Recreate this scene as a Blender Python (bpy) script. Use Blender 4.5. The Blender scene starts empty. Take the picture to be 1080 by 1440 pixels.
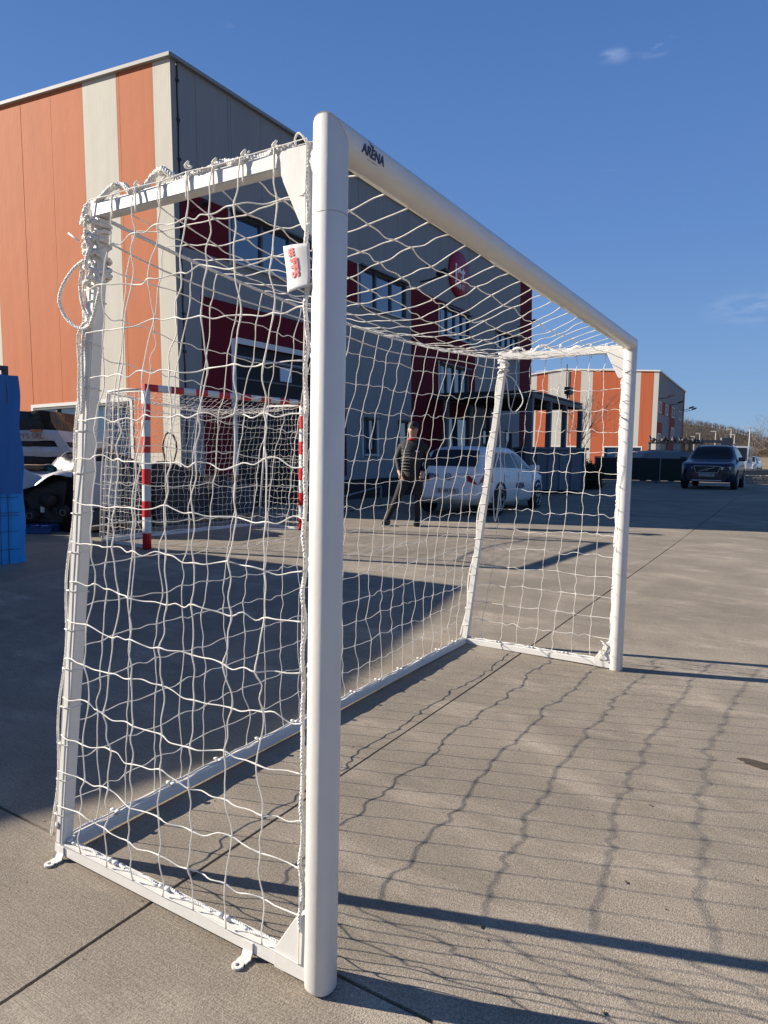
import bpy, bmesh, math, random
from mathutils import Vector, Matrix, Euler
random.seed(7)
S = bpy.context.scene
COL = S.collection
PI = math.pi
rad = math.radians
# ------------------------------------------------------------------ camera
CP = Vector((-1.311, -.959, 1.319)); YAW, PIT, ROL, FPX = .548, -.079, .019, 968.455
cy, sy, cp_, sp = math.cos(YAW), math.sin(YAW), math.cos(PIT), math.sin(PIT)
fw = Vector((cy*cp_, sy*cp_, sp)); rt = Vector((sy, -cy, 0)); up = rt.cross(fw)
rt, up = (math.cos(ROL)*rt+math.sin(ROL)*up), (-math.sin(ROL)*rt+math.cos(ROL)*up)
cam = bpy.data.cameras.new('camera'); co = bpy.data.objects.new('camera', cam); COL.objects.link(co)
m = Matrix((rt, up, -fw)).transposed().to_4x4(); m.translation = CP
co.matrix_world = m
cam.sensor_fit = 'HORIZONTAL'; cam.sensor_width = 36; cam.lens = FPX*36/1080
cam.clip_start = .05; cam.clip_end = 6000
S.camera = co
# ------------------------------------------------------------------ light
SUN_AZ, SUN_EL = 110.0, 23.5
w = bpy.data.worlds.new('World'); S.world = w; w.use_nodes = True
nt = w.node_tree; bg = nt.nodes['Background']
sk = nt.nodes.new('ShaderNodeTexSky'); sk.sky_type = 'NISHITA'; sk.sun_disc = False
sk.sun_elevation = rad(SUN_EL); sk.sun_rotation = rad(90-SUN_AZ)
sk.air_density = 1.0; sk.dust_density = 0.0; sk.ozone_density = 4.0; sk.altitude = 300
# a cold clear-day tint that takes the yellow out of the horizon, equal all round, and thin cirrus
wt = nt.nodes.new('ShaderNodeTexCoord'); sx = nt.nodes.new('ShaderNodeSeparateXYZ'); nt.links.new(wt.outputs['Generated'], sx.inputs[0])
cr = nt.nodes.new('ShaderNodeValToRGB'); cr.color_ramp.elements[0].position = 0; cr.color_ramp.elements[0].color = (2.1, 3.35, 5.2, 1)
cr.color_ramp.elements[1].position = 1; cr.color_ramp.elements[1].color = (.30, .72, 1.75, 1)
for p_, c_ in ((.12, (1.55, 2.85, 5.2)), (.30, (1.0, 2.15, 4.9)), (.55, (.60, 1.50, 3.95))):
    e_ = cr.color_ramp.elements.new(p_); e_.color = (*c_, 1)
nt.links.new(sx.outputs['Z'], cr.inputs[0])
mxs = nt.nodes.new('ShaderNodeMix'); mxs.data_type = 'RGBA'; mxs.inputs[0].default_value = .85
nt.links.new(sk.outputs[0], mxs.inputs[6]); nt.links.new(cr.outputs[0], mxs.inputs[7])
mpc = nt.nodes.new('ShaderNodeMapping'); mpc.inputs['Scale'].default_value = (3, 3, 9); mpc.inputs['Rotation'].default_value = (.25, .1, .3); nt.links.new(wt.outputs['Generated'], mpc.inputs[0])
nc = nt.nodes.new('ShaderNodeTexNoise'); nc.inputs['Scale'].default_value = 1.6; nc.inputs['Detail'].default_value = 9; nc.inputs['Roughness'].default_value = .6; nc.inputs['Distortion'].default_value = .6; nt.links.new(mpc.outputs[0], nc.inputs['Vector'])
rc = nt.nodes.new('ShaderNodeMapRange'); rc.inputs[1].default_value = .66; rc.inputs[2].default_value = .86; rc.inputs[4].default_value = .35; nt.links.new(nc.outputs['Fac'], rc.inputs[0])
mx2 = nt.nodes.new('ShaderNodeMix'); mx2.data_type = 'RGBA'; mx2.inputs[7].default_value = (3.6, 4.2, 5.2, 1); nt.links.new(rc.outputs[0], mx2.inputs[0]); nt.links.new(mxs.outputs[2], mx2.inputs[6])
prev = mx2.outputs[2]
for az_, el_, r_, st_ in ((14.3, 28.2, .028, .5), (11.4, 28.3, .032, .55), (3.5, 11.2, .085, .35), (-14, 19, .10, .3), (52, 38, .08, .3)):
    cdir = (math.cos(rad(az_))*math.cos(rad(el_)), math.sin(rad(az_))*math.cos(rad(el_)), math.sin(rad(el_)))
    sb = nt.nodes.new('ShaderNodeVectorMath'); sb.operation = 'SUBTRACT'; sb.inputs[1].default_value = cdir; nt.links.new(wt.outputs['Generated'], sb.inputs[0])
    rm = nt.nodes.new('ShaderNodeMapping'); rm.inputs['Rotation'].default_value = (0, .12, 0); rm.inputs['Scale'].default_value = (1, 1, 2.6); nt.links.new(sb.outputs[0], rm.inputs[0])
    ln = nt.nodes.new('ShaderNodeVectorMath'); ln.operation = 'LENGTH'; nt.links.new(rm.outputs[0], ln.inputs[0])
    mr = nt.nodes.new('ShaderNodeMapRange'); mr.interpolation_type = 'SMOOTHSTEP'; mr.inputs[1].default_value = 0; mr.inputs[2].default_value = r_; mr.inputs[3].default_value = st_; mr.inputs[4].default_value = 0; nt.links.new(ln.outputs['Value'], mr.inputs[0])
    mp3 = nt.nodes.new('ShaderNodeMapping'); mp3.inputs['Scale'].default_value = (1, 1, 3.5); nt.links.new(wt.outputs['Generated'], mp3.inputs[0])
    n3 = nt.nodes.new('ShaderNodeTexNoise'); n3.inputs['Scale'].default_value = 26; n3.inputs['Detail'].default_value = 8; nt.links.new(mp3.outputs[0], n3.inputs['Vector'])
    r3 = nt.nodes.new('ShaderNodeMapRange'); r3.inputs[1].default_value = .42; r3.inputs[2].default_value = .75; nt.links.new(n3.outputs['Fac'], r3.inputs[0])
    mu = nt.nodes.new('ShaderNodeMath'); mu.operation = 'MULTIPLY'; nt.links.new(mr.outputs[0], mu.inputs[0]); nt.links.new(r3.outputs[0], mu.inputs[1])
    mm = nt.nodes.new('ShaderNodeMix'); mm.data_type = 'RGBA'; mm.inputs[7].default_value = (4.6, 5.4, 7.0, 1); nt.links.new(mu.outputs[0], mm.inputs[0]); nt.links.new(prev, mm.inputs[6]); prev = mm.outputs[2]
nt.links.new(prev, bg.inputs[0]); bg.inputs[1].default_value = .060
sun = bpy.data.lights.new('sun', 'SUN'); sun.energy = 5.0; sun.angle = rad(.42); sun.color = (1, .90, .76)
so = bpy.data.objects.new('sun', sun); COL.objects.link(so)
sd = Vector((math.cos(rad(SUN_AZ))*math.cos(rad(SUN_EL)), math.sin(rad(SUN_AZ))*math.cos(rad(SUN_EL)), math.sin(rad(SUN_EL))))
so.rotation_euler = sd.to_track_quat('Z', 'Y').to_euler()
S.view_settings.view_transform = 'Standard'; S.view_settings.look = 'None'
S.view_settings.exposure = 1.05; S.view_settings.gamma = 1
S.render.engine = 'CYCLES'
# ------------------------------------------------------------------ materials
MATS = {}
def mat(name, col, rough=.6, metal=0., bump=0., bscale=40., var=0., vscale=3., streak=None, coat=0., spec=.5, ior=None, trans=0.):
    if name in MATS: return MATS[name]
    M = bpy.data.materials.new(name); M.use_nodes = True; N = M.node_tree.nodes; L = M.node_tree.links
    p = N['Principled BSDF']
    p.inputs['Base Color'].default_value = (*col, 1); p.inputs['Roughness'].default_value = rough
    p.inputs['Metallic'].default_value = metal; p.inputs['Specular IOR Level'].default_value = spec
    p.inputs['Coat Weight'].default_value = coat; p.inputs['Coat Roughness'].default_value = .05
    if ior: p.inputs['IOR'].default_value = ior
    tc = N.new('ShaderNodeTexCoord')
    if var:
        n = N.new('ShaderNodeTexNoise'); n.inputs['Scale'].default_value = vscale; n.inputs['Detail'].default_value = 6
        r = N.new('ShaderNodeMapRange'); r.inputs[3].default_value = 1-var; r.inputs[4].default_value = 1+var
        r.inputs[1].default_value = .25; r.inputs[2].default_value = .75
        mx = N.new('ShaderNodeVectorMath'); mx.operation = 'SCALE'; mx.inputs[0].default_value = col
        sm_ = N.new('ShaderNodeMapping'); sm_.inputs['Scale'].default_value = streak or (1, 1, 1); L.new(tc.outputs['Object'], sm_.inputs[0]); L.new(sm_.outputs[0], n.inputs['Vector']); L.new(n.outputs['Fac'], r.inputs[0]); L.new(r.outputs[0], mx.inputs['Scale'])
        L.new(mx.outputs[0], p.inputs['Base Color'])
    if bump:
        n = N.new('ShaderNodeTexNoise'); n.inputs['Scale'].default_value = bscale; n.inputs['Detail'].default_value = 4
        b = N.new('ShaderNodeBump'); b.inputs['Strength'].default_value = bump; b.inputs['Distance'].default_value = .01
        L.new(tc.outputs['Object'], n.inputs['Vector']); L.new(n.outputs['Fac'], b.inputs['Height']); L.new(b.outputs[0], p.inputs['Normal'])
    if trans:
        t = N.new('ShaderNodeBsdfTranslucent'); t.inputs[0].default_value = (*col, 1)
        mm = N.new('ShaderNodeMixShader'); mm.inputs[0].default_value = trans
        L.new(p.outputs[0], mm.inputs[1]); L.new(t.outputs[0], mm.inputs[2]); L.new(mm.outputs[0], N['Material Output'].inputs[0])
    MATS[name] = M
    return M

def panel_mat(name, col, ribs=True):
    M = mat(name, col, rough=.8, var=.06, vscale=1.2, spec=.15, streak=(4, 4, .35))
    if ribs:
        N = M.node_tree.nodes; L = M.node_tree.links; p = N['Principled BSDF']
        tc = N.new('ShaderNodeTexCoord'); mp = N.new('ShaderNodeMapping')
        ad = N.new('ShaderNodeVectorMath'); ad.operation = 'DOT_PRODUCT'; ad.inputs[1].default_value = (1, 1, 0)
        L.new(tc.outputs['Object'], ad.inputs[0])
        cm = N.new('ShaderNodeMath'); cm.operation = 'MULTIPLY'; cm.inputs[1].default_value = 2*PI/.055
        sn = N.new('ShaderNodeMath'); sn.operation = 'SINE'
        L.new(ad.outputs['Value'], cm.inputs[0]); L.new(cm.outputs[0], sn.inputs[0])
        nz = N.new('ShaderNodeTexNoise'); nz.inputs['Scale'].default_value = 1.3; nz.inputs['Detail'].default_value = 2
        L.new(tc.outputs['Object'], nz.inputs['Vector'])
        a2 = N.new('ShaderNodeMath'); a2.operation = 'MULTIPLY_ADD'; a2.inputs[1].default_value = 25; 
        L.new(nz.outputs['Fac'], a2.inputs[0]); L.new(sn.outputs[0], a2.inputs[2])
        b = N.new('ShaderNodeBump'); b.inputs['Strength'].default_value = .25; b.inputs['Distance'].default_value = .0014
        L.new(a2.outputs[0], b.inputs['Height']); L.new(b.outputs[0], p.inputs['Normal'])
    return M

def concrete():
    M = bpy.data.materials.new('brushed_concrete'); M.use_nodes = True; N = M.node_tree.nodes; L = M.node_tree.links
    p = N['Principled BSDF']; p.inputs['Roughness'].default_value = .88; p.inputs['Specular IOR Level'].default_value = .25
    g = N.new('ShaderNodeNewGeometry')
    def noise(sc, det=5, vec=None, rough=.55):
        n = N.new('ShaderNodeTexNoise'); n.inputs['Scale'].default_value = sc; n.inputs['Detail'].default_value = det; n.inputs['Roughness'].default_value = rough
        L.new(vec or g.outputs['Position'], n.inputs['Vector']); return n.outputs['Fac']
    def ramp(f, a, b, ca, cb):
        r = N.new('ShaderNodeMapRange'); r.inputs[1].default_value = a; r.inputs[2].default_value = b; r.inputs[3].default_value = ca; r.inputs[4].default_value = cb
        L.new(f, r.inputs[0]); return r.outputs[0]
    def mul(a, b):
        x = N.new('ShaderNodeMath'); x.operation = 'MULTIPLY'; L.new(a, x.inputs[0])
        if isinstance(b, float): x.inputs[1].default_value = b
        else: L.new(b, x.inputs[1])
        return x.outputs[0]
    mp = N.new('ShaderNodeMapping'); mp.inputs['Scale'].default_value = (300, 9, 1); L.new(g.outputs['Position'], mp.inputs[0])
    mp2 = N.new('ShaderNodeMapping'); mp2.inputs['Scale'].default_value = (.75, .6, 1); mp2.inputs['Rotation'].default_value = (0, 0, .5); L.new(g.outputs['Position'], mp2.inputs[0])
    big = ramp(noise(.42, 5), .3, .7, .84, 1.12)
    mid = ramp(noise(2.1, 8, mp2.outputs[0], .66), .32, .68, .82, 1.17)
    mps = N.new('ShaderNodeMapping'); mps.inputs['Scale'].default_value = (2.6, .8, 1); mps.inputs['Rotation'].default_value = (0, 0, -.3); L.new(g.outputs['Position'], mps.inputs[0])
    scuff = ramp(noise(1.1, 9, mps.outputs[0], .72), .52, .68, 1.0, 1.42)
    gr = ramp(noise(210, 3, None, .7), .3, .7, .70, 1.32)
    gr2 = ramp(noise(105, 2, None, .6), .38, .62, .87, 1.14)
    br = ramp(noise(1, 2, mp.outputs[0]), .3, .7, .88, 1.12)
    pit = ramp(noise(85, 2), .70, .76, 1., .5)
    wv = N.new('ShaderNodeTexWave'); wv.wave_type = 'RINGS'; wv.rings_direction = 'Z'; wv.inputs['Scale'].default_value = .55; wv.inputs['Distortion'].default_value = 2.2; wv.inputs['Detail'].default_value = 3
    mpw = N.new('ShaderNodeMapping'); mpw.inputs['Location'].default_value = (-6, 5, 0); L.new(g.outputs['Position'], mpw.inputs[0]); L.new(mpw.outputs[0], wv.inputs['Vector'])
    arc = ramp(wv.outputs['Fac'], .80, 1.0, 1.0, 1.16); pat = ramp(noise(.9, 6), .45, .6, 0, 1)
    mxa = N.new('ShaderNodeMix'); mxa.data_type = 'FLOAT'; mxa.inputs[2].default_value = 1.0; L.new(pat, mxa.inputs[0]); L.new(arc, mxa.inputs[3])
    drk = ramp(noise(.75, 7, None, .65), .60, .72, 1.0, .80)
    f = mul(mul(mul(mul(mul(mul(big, mid), scuff), gr), gr2), br), pit)
    v = N.new('ShaderNodeVectorMath'); v.operation = 'SCALE'; v.inputs[0].default_value = (.256, .220, .175)
    f = mul(mul(f, mxa.outputs[0]), drk); L.new(f, v.inputs['Scale']); L.new(v.outputs[0], p.inputs['Base Color'])
    ad = N.new('ShaderNodeMath'); ad.operation = 'ADD'; L.new(gr, ad.inputs[0]); L.new(mul(br, 1.6), ad.inputs[1])
    b = N.new('ShaderNodeBump'); b.inputs['Strength'].default_value = .55; b.inputs['Distance'].default_value = .004
    L.new(ad.outputs[0], b.inputs['Height']); L.new(b.outputs[0], p.inputs['Normal'])
    return M
CONC = concrete()
WHITE = mat('white_powder_coat', (.67, .655, .62), .36, var=.045, vscale=9, bump=.04, bscale=60)
NETW = mat('white_net_cord', (.82, .80, .75), .7, trans=.25)
ROPE = mat('white_braided_rope', (.78, .76, .72), .85, bump=.6, bscale=220)
ORANGE = panel_mat('orange_panel', (.48, .158, .072))
CREAM = panel_mat('cream_panel', (.56, .53, .45))
GREYP = panel_mat('shade_grey_panel', (.265, .28, .285), ribs=False)  # off-white cladding with the shade of the front put into its colour
REDP = panel_mat('wine_red_panel', (.13, .012, .020), ribs=False)
TRIM = mat('pale_trim', (.62, .62, .60), .45)
DTRIM = mat('dark_grey_trim', (.08, .085, .09), .4)
GLASS = mat('dark_window_glass', (.015, .045, .10), .04, spec=1.0, ior=1.8, coat=.6)
BLACK = mat('black_void', (.008, .008, .009), .7)
BPL = mat('black_plastic', (.018, .018, .02), .5)
RUB = mat('tyre_rubber', (.02, .02, .02), .8)
ALLOY = mat('alloy_rim', (.35, .36, .38), .35, metal=.8)
REDPAINT = mat('red_goal_paint', (.62, .015, .02), .35)
# ------------------------------------------------------------------ helpers
def props(o, label=None, cat=None, group=None, kind=None):
    if label: o['label'] = label
    if cat: o['category'] = cat
    if group: o['group'] = group
    if kind: o['kind'] = kind
    return o
def thing(name, label, cat, loc=(0, 0, 0), rz=0, group=None):
    o = bpy.data.objects.new(name, None); COL.objects.link(o); o.location = loc; o.rotation_euler = (0, 0, rz)
    o.empty_display_size = .2
    return props(o, label, cat, group)
class MB:
    def __init__(s): s.v = []; s.f = []; s.m = []; s.sm = []
    def add(s, vs, fs, mi=0, smooth=False):
        o = len(s.v); s.v += [tuple(v) for v in vs]; s.f += [tuple(i+o for i in f) for f in fs]
        s.m += [mi]*len(fs); s.sm += [smooth]*len(fs); return s
    def box(s, x0, x1, y0, y1, z0, z1, mi=0, b=0.):
        if b:
            bm = bmesh.new(); bmesh.ops.create_cube(bm, size=1)
            for v in bm.verts: v.co = ((x0+x1)/2+v.co.x*(x1-x0), (y0+y1)/2+v.co.y*(y1-y0), (z0+z1)/2+v.co.z*(z1-z0))
            bmesh.ops.bevel(bm, geom=bm.edges[:], offset=b, segments=2, affect='EDGES', profile=.6)
            bm.verts.index_update(); s.add([v.co[:] for v in bm.verts], [[v.index for v in f.verts] for f in bm.faces], mi); bm.free(); return s
        vs = [(x, y, z) for x in (x0, x1) for y in (y0, y1) for z in (z0, z1)]
        return s.add(vs, [(0, 1, 3, 2), (4, 6, 7, 5), (0, 4, 5, 1), (2, 3, 7, 6), (0, 2, 6, 4), (1, 5, 7, 3)], mi)
    def tube(s, pts, r, n=8, mi=0, cap=True, radii=None, closed=False):
        pts = [Vector(p) for p in pts]; k = len(pts); vs = []
        t0 = (pts[1]-pts[0]).normalized(); a = Vector((0, 0, 1)) if abs(t0.z) < .9 else Vector((1, 0, 0))
        nrm = t0.cross(a).normalized()
        for i, p in enumerate(pts):
            if closed: t = (pts[(i+1) % k]-pts[i-1])
            else: t = pts[min(i+1, k-1)]-pts[max(i-1, 0)]
            if t.length < 1e-9: t = t0
            t = t.normalized(); nrm = (nrm-t*nrm.dot(t))
            if nrm.length < 1e-6: nrm = t.orthogonal()
            nrm.normalize(); bn = t.cross(nrm); rr = radii[i] if radii else r
            for j in range(n):
                q = 2*PI*j/n; vs.append(p+nrm*(rr*math.cos(q))+bn*(rr*math.sin(q)))
        fs = []
        for i in range(k if closed else k-1):
            i2 = (i+1) % k
            for j in range(n): fs.append((i*n+j, i*n+(j+1) % n, i2*n+(j+1) % n, i2*n+j))
        if cap and not closed: fs += [tuple(range(n))[::-1], tuple((k-1)*n+j for j in range(n))]
        return s.add(vs, fs, mi, n > 4)
    def cyl(s, p0, p1, r, n=16, mi=0, r2=None): return s.tube([p0, p1], r, n, mi, radii=[r, r if r2 is None else r2])
    def beam(s, p0, p1, w, h, mi=0, upv=(0, 0, 1)):
        p0, p1 = Vector(p0), Vector(p1); t = (p1-p0).normalized(); u = Vector(upv); u = (u-t*u.dot(t)).normalized(); q = t.cross(u)
        vs = [p+q*(a*w/2)+u*(b*h/2) for p in (p0, p1) for a, b in ((-1, -1), (1, -1), (1, 1), (-1, 1))]
        return s.add(vs, [(0, 1, 2, 3), (7, 6, 5, 4), (0, 4, 5, 1), (1, 5, 6, 2), (2, 6, 7, 3), (3, 7, 4, 0)], mi)
    def prism(s, poly, ax, a0, a1, mi=0):
        # poly: 2D points; ax: extruded axis
        n = len(poly); vs = []
        for a in (a0, a1):
            for p in poly:
                c = list(p); c.insert(ax, a); vs.append(c)
        return s.add(vs, [tuple(range(n))[::-1], tuple(range(n, 2*n))]+[(i, (i+1) % n, n+(i+1) % n, n+i) for i in range(n)], mi)
    def build(s, name, mats, parent=None, label=None, cat=None, group=None, kind=None, loc=None, rot=None, fixn=True):
        me = bpy.data.meshes.new(name); me.from_pydata(s.v, [], s.f)
        for M in (mats if isinstance(mats, (list, tuple)) else [mats]): me.materials.append(M)
        me.polygons.foreach_set('material_index', s.m); me.polygons.foreach_set('use_smooth', s.sm)
        if fixn:
            bm = bmesh.new(); bm.from_mesh(me); bmesh.ops.recalc_face_normals(bm, faces=bm.faces); bm.to_mesh(me); bm.free()
        me.update()
        o = bpy.data.objects.new(name, me); COL.objects.link(o)
        if parent: o.parent = parent
        if loc: o.location = loc
        if rot: o.rotation_euler = rot
        return props(o, label, cat, group, kind)
def mesh_obj(name, me, parent=None, loc=None, rot=None, scale=None, **k):
    o = bpy.data.objects.new(name, me); COL.objects.link(o)
    if parent: o.parent = parent
    if loc: o.location = loc
    if rot: o.rotation_euler = rot
    if scale: o.scale = scale
    return props(o, **k)
def copy_tree(o, parent=None):
    c = o.copy(); COL.objects.link(c)
    if parent: c.parent = parent
    for ch in list(o.children): copy_tree(ch, c)
    return c
def text(body, size, M, parent, mw, name='lettering', extrude=.001, bold=0., shear=0., width=1.):
    cu = bpy.data.curves.new(name, 'FONT'); cu.body = body; cu.size = size; cu.align_x = 'CENTER'; cu.align_y = 'CENTER'
    cu.extrude = extrude; cu.offset = bold; cu.shear = shear
    t = bpy.data.objects.new(name, cu); COL.objects.link(t)
    me = bpy.data.meshes.new_from_object(t); bpy.data.objects.remove(t)
    for v in me.vertices: v.co.x *= width
    me.materials.clear(); me.materials.append(M)
    o = mesh_obj(name, me, parent); o.matrix_local = mw
    return o
def frame_mat(o, ex, ez):
    """matrix with local x -> ex, local z (normal) -> ez"""
    ex = Vector(ex).normalized(); ez = Vector(ez); ez = (ez-ex*ez.dot(ex)).normalized(); ey = ez.cross(ex)
    M = Matrix((ex, ey, ez)).transposed().to_4x4(); M.translation = Vector(o); return M
def catmull(P, sub):
    P = [Vector(p) for p in P]; out = []
    for i in range(len(P)-1):
        a = P[max(i-1, 0)]; b = P[i]; c = P[i+1]; d = P[min(i+2, len(P)-1)]
        for k in range(sub):
            t = k/sub; out.append(.5*((2*b)+(c-a)*t+(2*a-5*b+4*c-d)*t*t+(3*b-a-3*c+d)*t**3))
    out.append(P[-1]); return out
def sstep(a, b, x):
    t = min(1, max(0, (x-a)/(b-a))); return t*t*(3-2*t)
def gh(x, y):
    """height of the yard: it falls slightly towards the goal for drainage"""
    d = (x+1.31)*.853+(y+.96)*.521; l = (x+1.31)*.521-(y+.96)*.853
    t = min(max(d-4, 0), 8)
    return .016*t+.022*min(max(l, 0), 12)*sstep(8, 20, d)
def terr(x, y):
    d = (x+1.31)*.853+(y+.96)*.521
    return gh(x, y)+.027*max(0, min(d, 160)-60)
# ------------------------------------------------------------------ ground
def sheet(name, xs, ys, hf, M, **k):
    b = MB(); n = len(ys)
    b.add([(x, y, hf(x, y)) for x in xs for y in ys], [(i*n+j, (i+1)*n+j, (i+1)*n+j+1, i*n+j+1) for i in range(len(xs)-1) for j in range(n-1)], 0, True)
    return b.build(name, M, fixn=False, **k)
DRY = mat('dry_grass_field', (.21, .165, .095), .95, var=.35, vscale=.25, bump=.8, bscale=6)
def lin(a, b, n): return [a+(b-a)*i/n for i in range(n+1)]
xs = sorted(set([-2500, -900, -300, -120]+lin(-60, 60, 60)+lin(60, 200, 35)+[230, 280, 350, 500, 900, 2500]))
ys = sorted(set([-2500, -900, -400, -250]+lin(-150, 150, 75)+[200, 300, 500, 900, 2500]))
sheet('dry_field', xs, ys, lambda x, y: terr(x, y)-.09, DRY, kind='structure')
JX = [-23.95, -11.95, .055, 12.055, 24.055, 36.055, 44.]
JY0 = [-14.4, -9.4, -4.4, .6, 5.6, 10.6, 15.6, 22.]
def jy(y0, x): return y0+.012+.0045*x if abs(y0-.6) < .01 else y0+.0045*x
jb = sheet('concrete_yard', lin(-24, 44, 68), lin(-14.4, 22, 36), lambda x, y: gh(x, y)-.03, mat('dark_joint', (.02, .018, .016), .9), kind='structure')
for i in range(len(JX)-1):
    for j in range(len(JY0)-1):
        nx, ny = 16, 8; b = MB(); vs = []
        G = .006 if j in (2, 3) or i in (1, 2) else .006
        for a in range(nx+1):
            x = JX[i]+G+(JX[i+1]-JX[i]-2*G)*a/nx
            for c in range(ny+1):
                ya, yb = jy(JY0[j], x)+G, jy(JY0[j+1], x)-G; y = ya+(yb-ya)*c/ny
                wob = .0012*math.sin(x*9+j)+.0010*math.sin(x*23+j*2) if c in (0, ny) else 0
                vs.append((x, y+wob, gh(x, y)))
        fs = [(a*(ny+1)+c, (a+1)*(ny+1)+c, (a+1)*(ny+1)+c+1, a*(ny+1)+c+1) for a in range(nx) for c in range(ny)]
        b.add(vs, fs, 0, True)
        # edge skirts give the joint depth
        for c0 in (0, ny):
            e = [a*(ny+1)+c0 for a in range(nx+1)]; v2 = [vs[k] for k in e]
            b.add(v2+[(p[0], p[1], p[2]-.028) for p in v2], [(k, k+1, nx+2+k, nx+1+k) for k in range(nx)])
        for a0 in (0, nx):
            e = [a0*(ny+1)+c for c in range(ny+1)]; v2 = [vs[k] for k in e]
            b.add(v2+[(p[0], p[1], p[2]-.028) for p in v2], [(k, k+1, ny+2+k, ny+1+k) for k in range(ny)])
        b.build('concrete_slab', CONC, parent=jb, fixn=False)
# painted bay line near the blue car
b = MB()
def gq(P): return [(x, y, gh(x, y)+.004) for x, y in P]
# ------------------------------------------------------------------ goals
def sup(t, n): c, s_ = math.cos(t), math.sin(t); return math.copysign(abs(c)**(2/n), c), math.copysign(abs(s_)**(2/n), s_)
def profile_bar(p0, p1, r, n=28, e=2.35, miter0=None, miter1=None, bands=None):
    """round-ish aluminium profile between two points; returns MB"""
    b = MB(); p0, p1 = Vector(p0), Vector(p1); t = (p1-p0).normalized()
    a = Vector((0, 1, 0)); u = (a-t*a.dot(t)).normalized(); v = t.cross(u)
    L = (p1-p0).length
    st = [0]+([L*k/bands for k in range(1, bands)] if bands else [])+[L]
    if not bands: st = [0, .004, L*.5, L-.004, L]
    vs = []
    for i, s_ in enumerate(st):
        k = .94 if (not bands and i in (0, len(st)-1)) else 1
        for j in range(n):
            cx, cz = sup(2*PI*j/n, e); o = u*(cx*r*k)+v*(cz*r*k); q = p0+t*s_+o
            if miter0 is not None and i < 2 and not bands: q = q+t*(o.dot(miter0)/r*r)
            if miter1 is not None and i >= len(st)-2: q = q+t*(o.dot(miter1))
            vs.append(q)
    fs = []; mi = []
    for i in range(len(st)-1):
        for j in range(n): fs.append((i*n+j, i*n+(j+1) % n, (i+1)*n+(j+1) % n, (i+1)*n+j)); mi.append(i)
    o = len(b.v); b.v += [tuple(q) for q in vs]; b.f += fs; b.m += [(x % 2 if bands else 0) for x in mi]; b.sm += [True]*len(fs)
    b.f += [tuple(range(n))[::-1], tuple((len(st)-1)*n+j for j in range(n))]; b.m += [0, ((len(st)-2) % 2 if bands else 0)]; b.sm += [False, False]
    return b
def braid(pts, r, parent, name='braided_rope', sub=6, tw=230, M=ROPE):
    C = catmull(pts, sub); b = MB()
    # resample frames, three helical strands
    L = 0; acc = [0]
    for i in range(1, len(C)): L += (C[i]-C[i-1]).length; acc.append(L)
    n = max(8, int(L/.006)); R_ = []; k = 0
    for i in range(n+1):
        d = L*i/n
        while k < len(acc)-2 and acc[k+1] < d: k += 1
        t = (d-acc[k])/max(1e-9, acc[k+1]-acc[k]); R_.append(C[k].lerp(C[k+1], t))
    nrm = (R_[1]-R_[0]).orthogonal().normalized(); fr = []
    for i in range(n+1):
        t = (R_[min(i+1, n)]-R_[max(i-1, 0)]).normalized(); nrm = (nrm-t*nrm.dot(t)).normalized(); fr.append((nrm.copy(), t.cross(nrm)))
    for s_ in range(3):
        P = []
        for i in range(n+1):
            a = tw*L*i/n*1.0+2*PI*s_/3; P.append(R_[i]+fr[i][0]*(r*.52*math.cos(a))+fr[i][1]*(r*.52*math.sin(a)))
        b.tube(P, r*.56, 5)
    return b.build(name, M, parent=parent)
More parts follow.
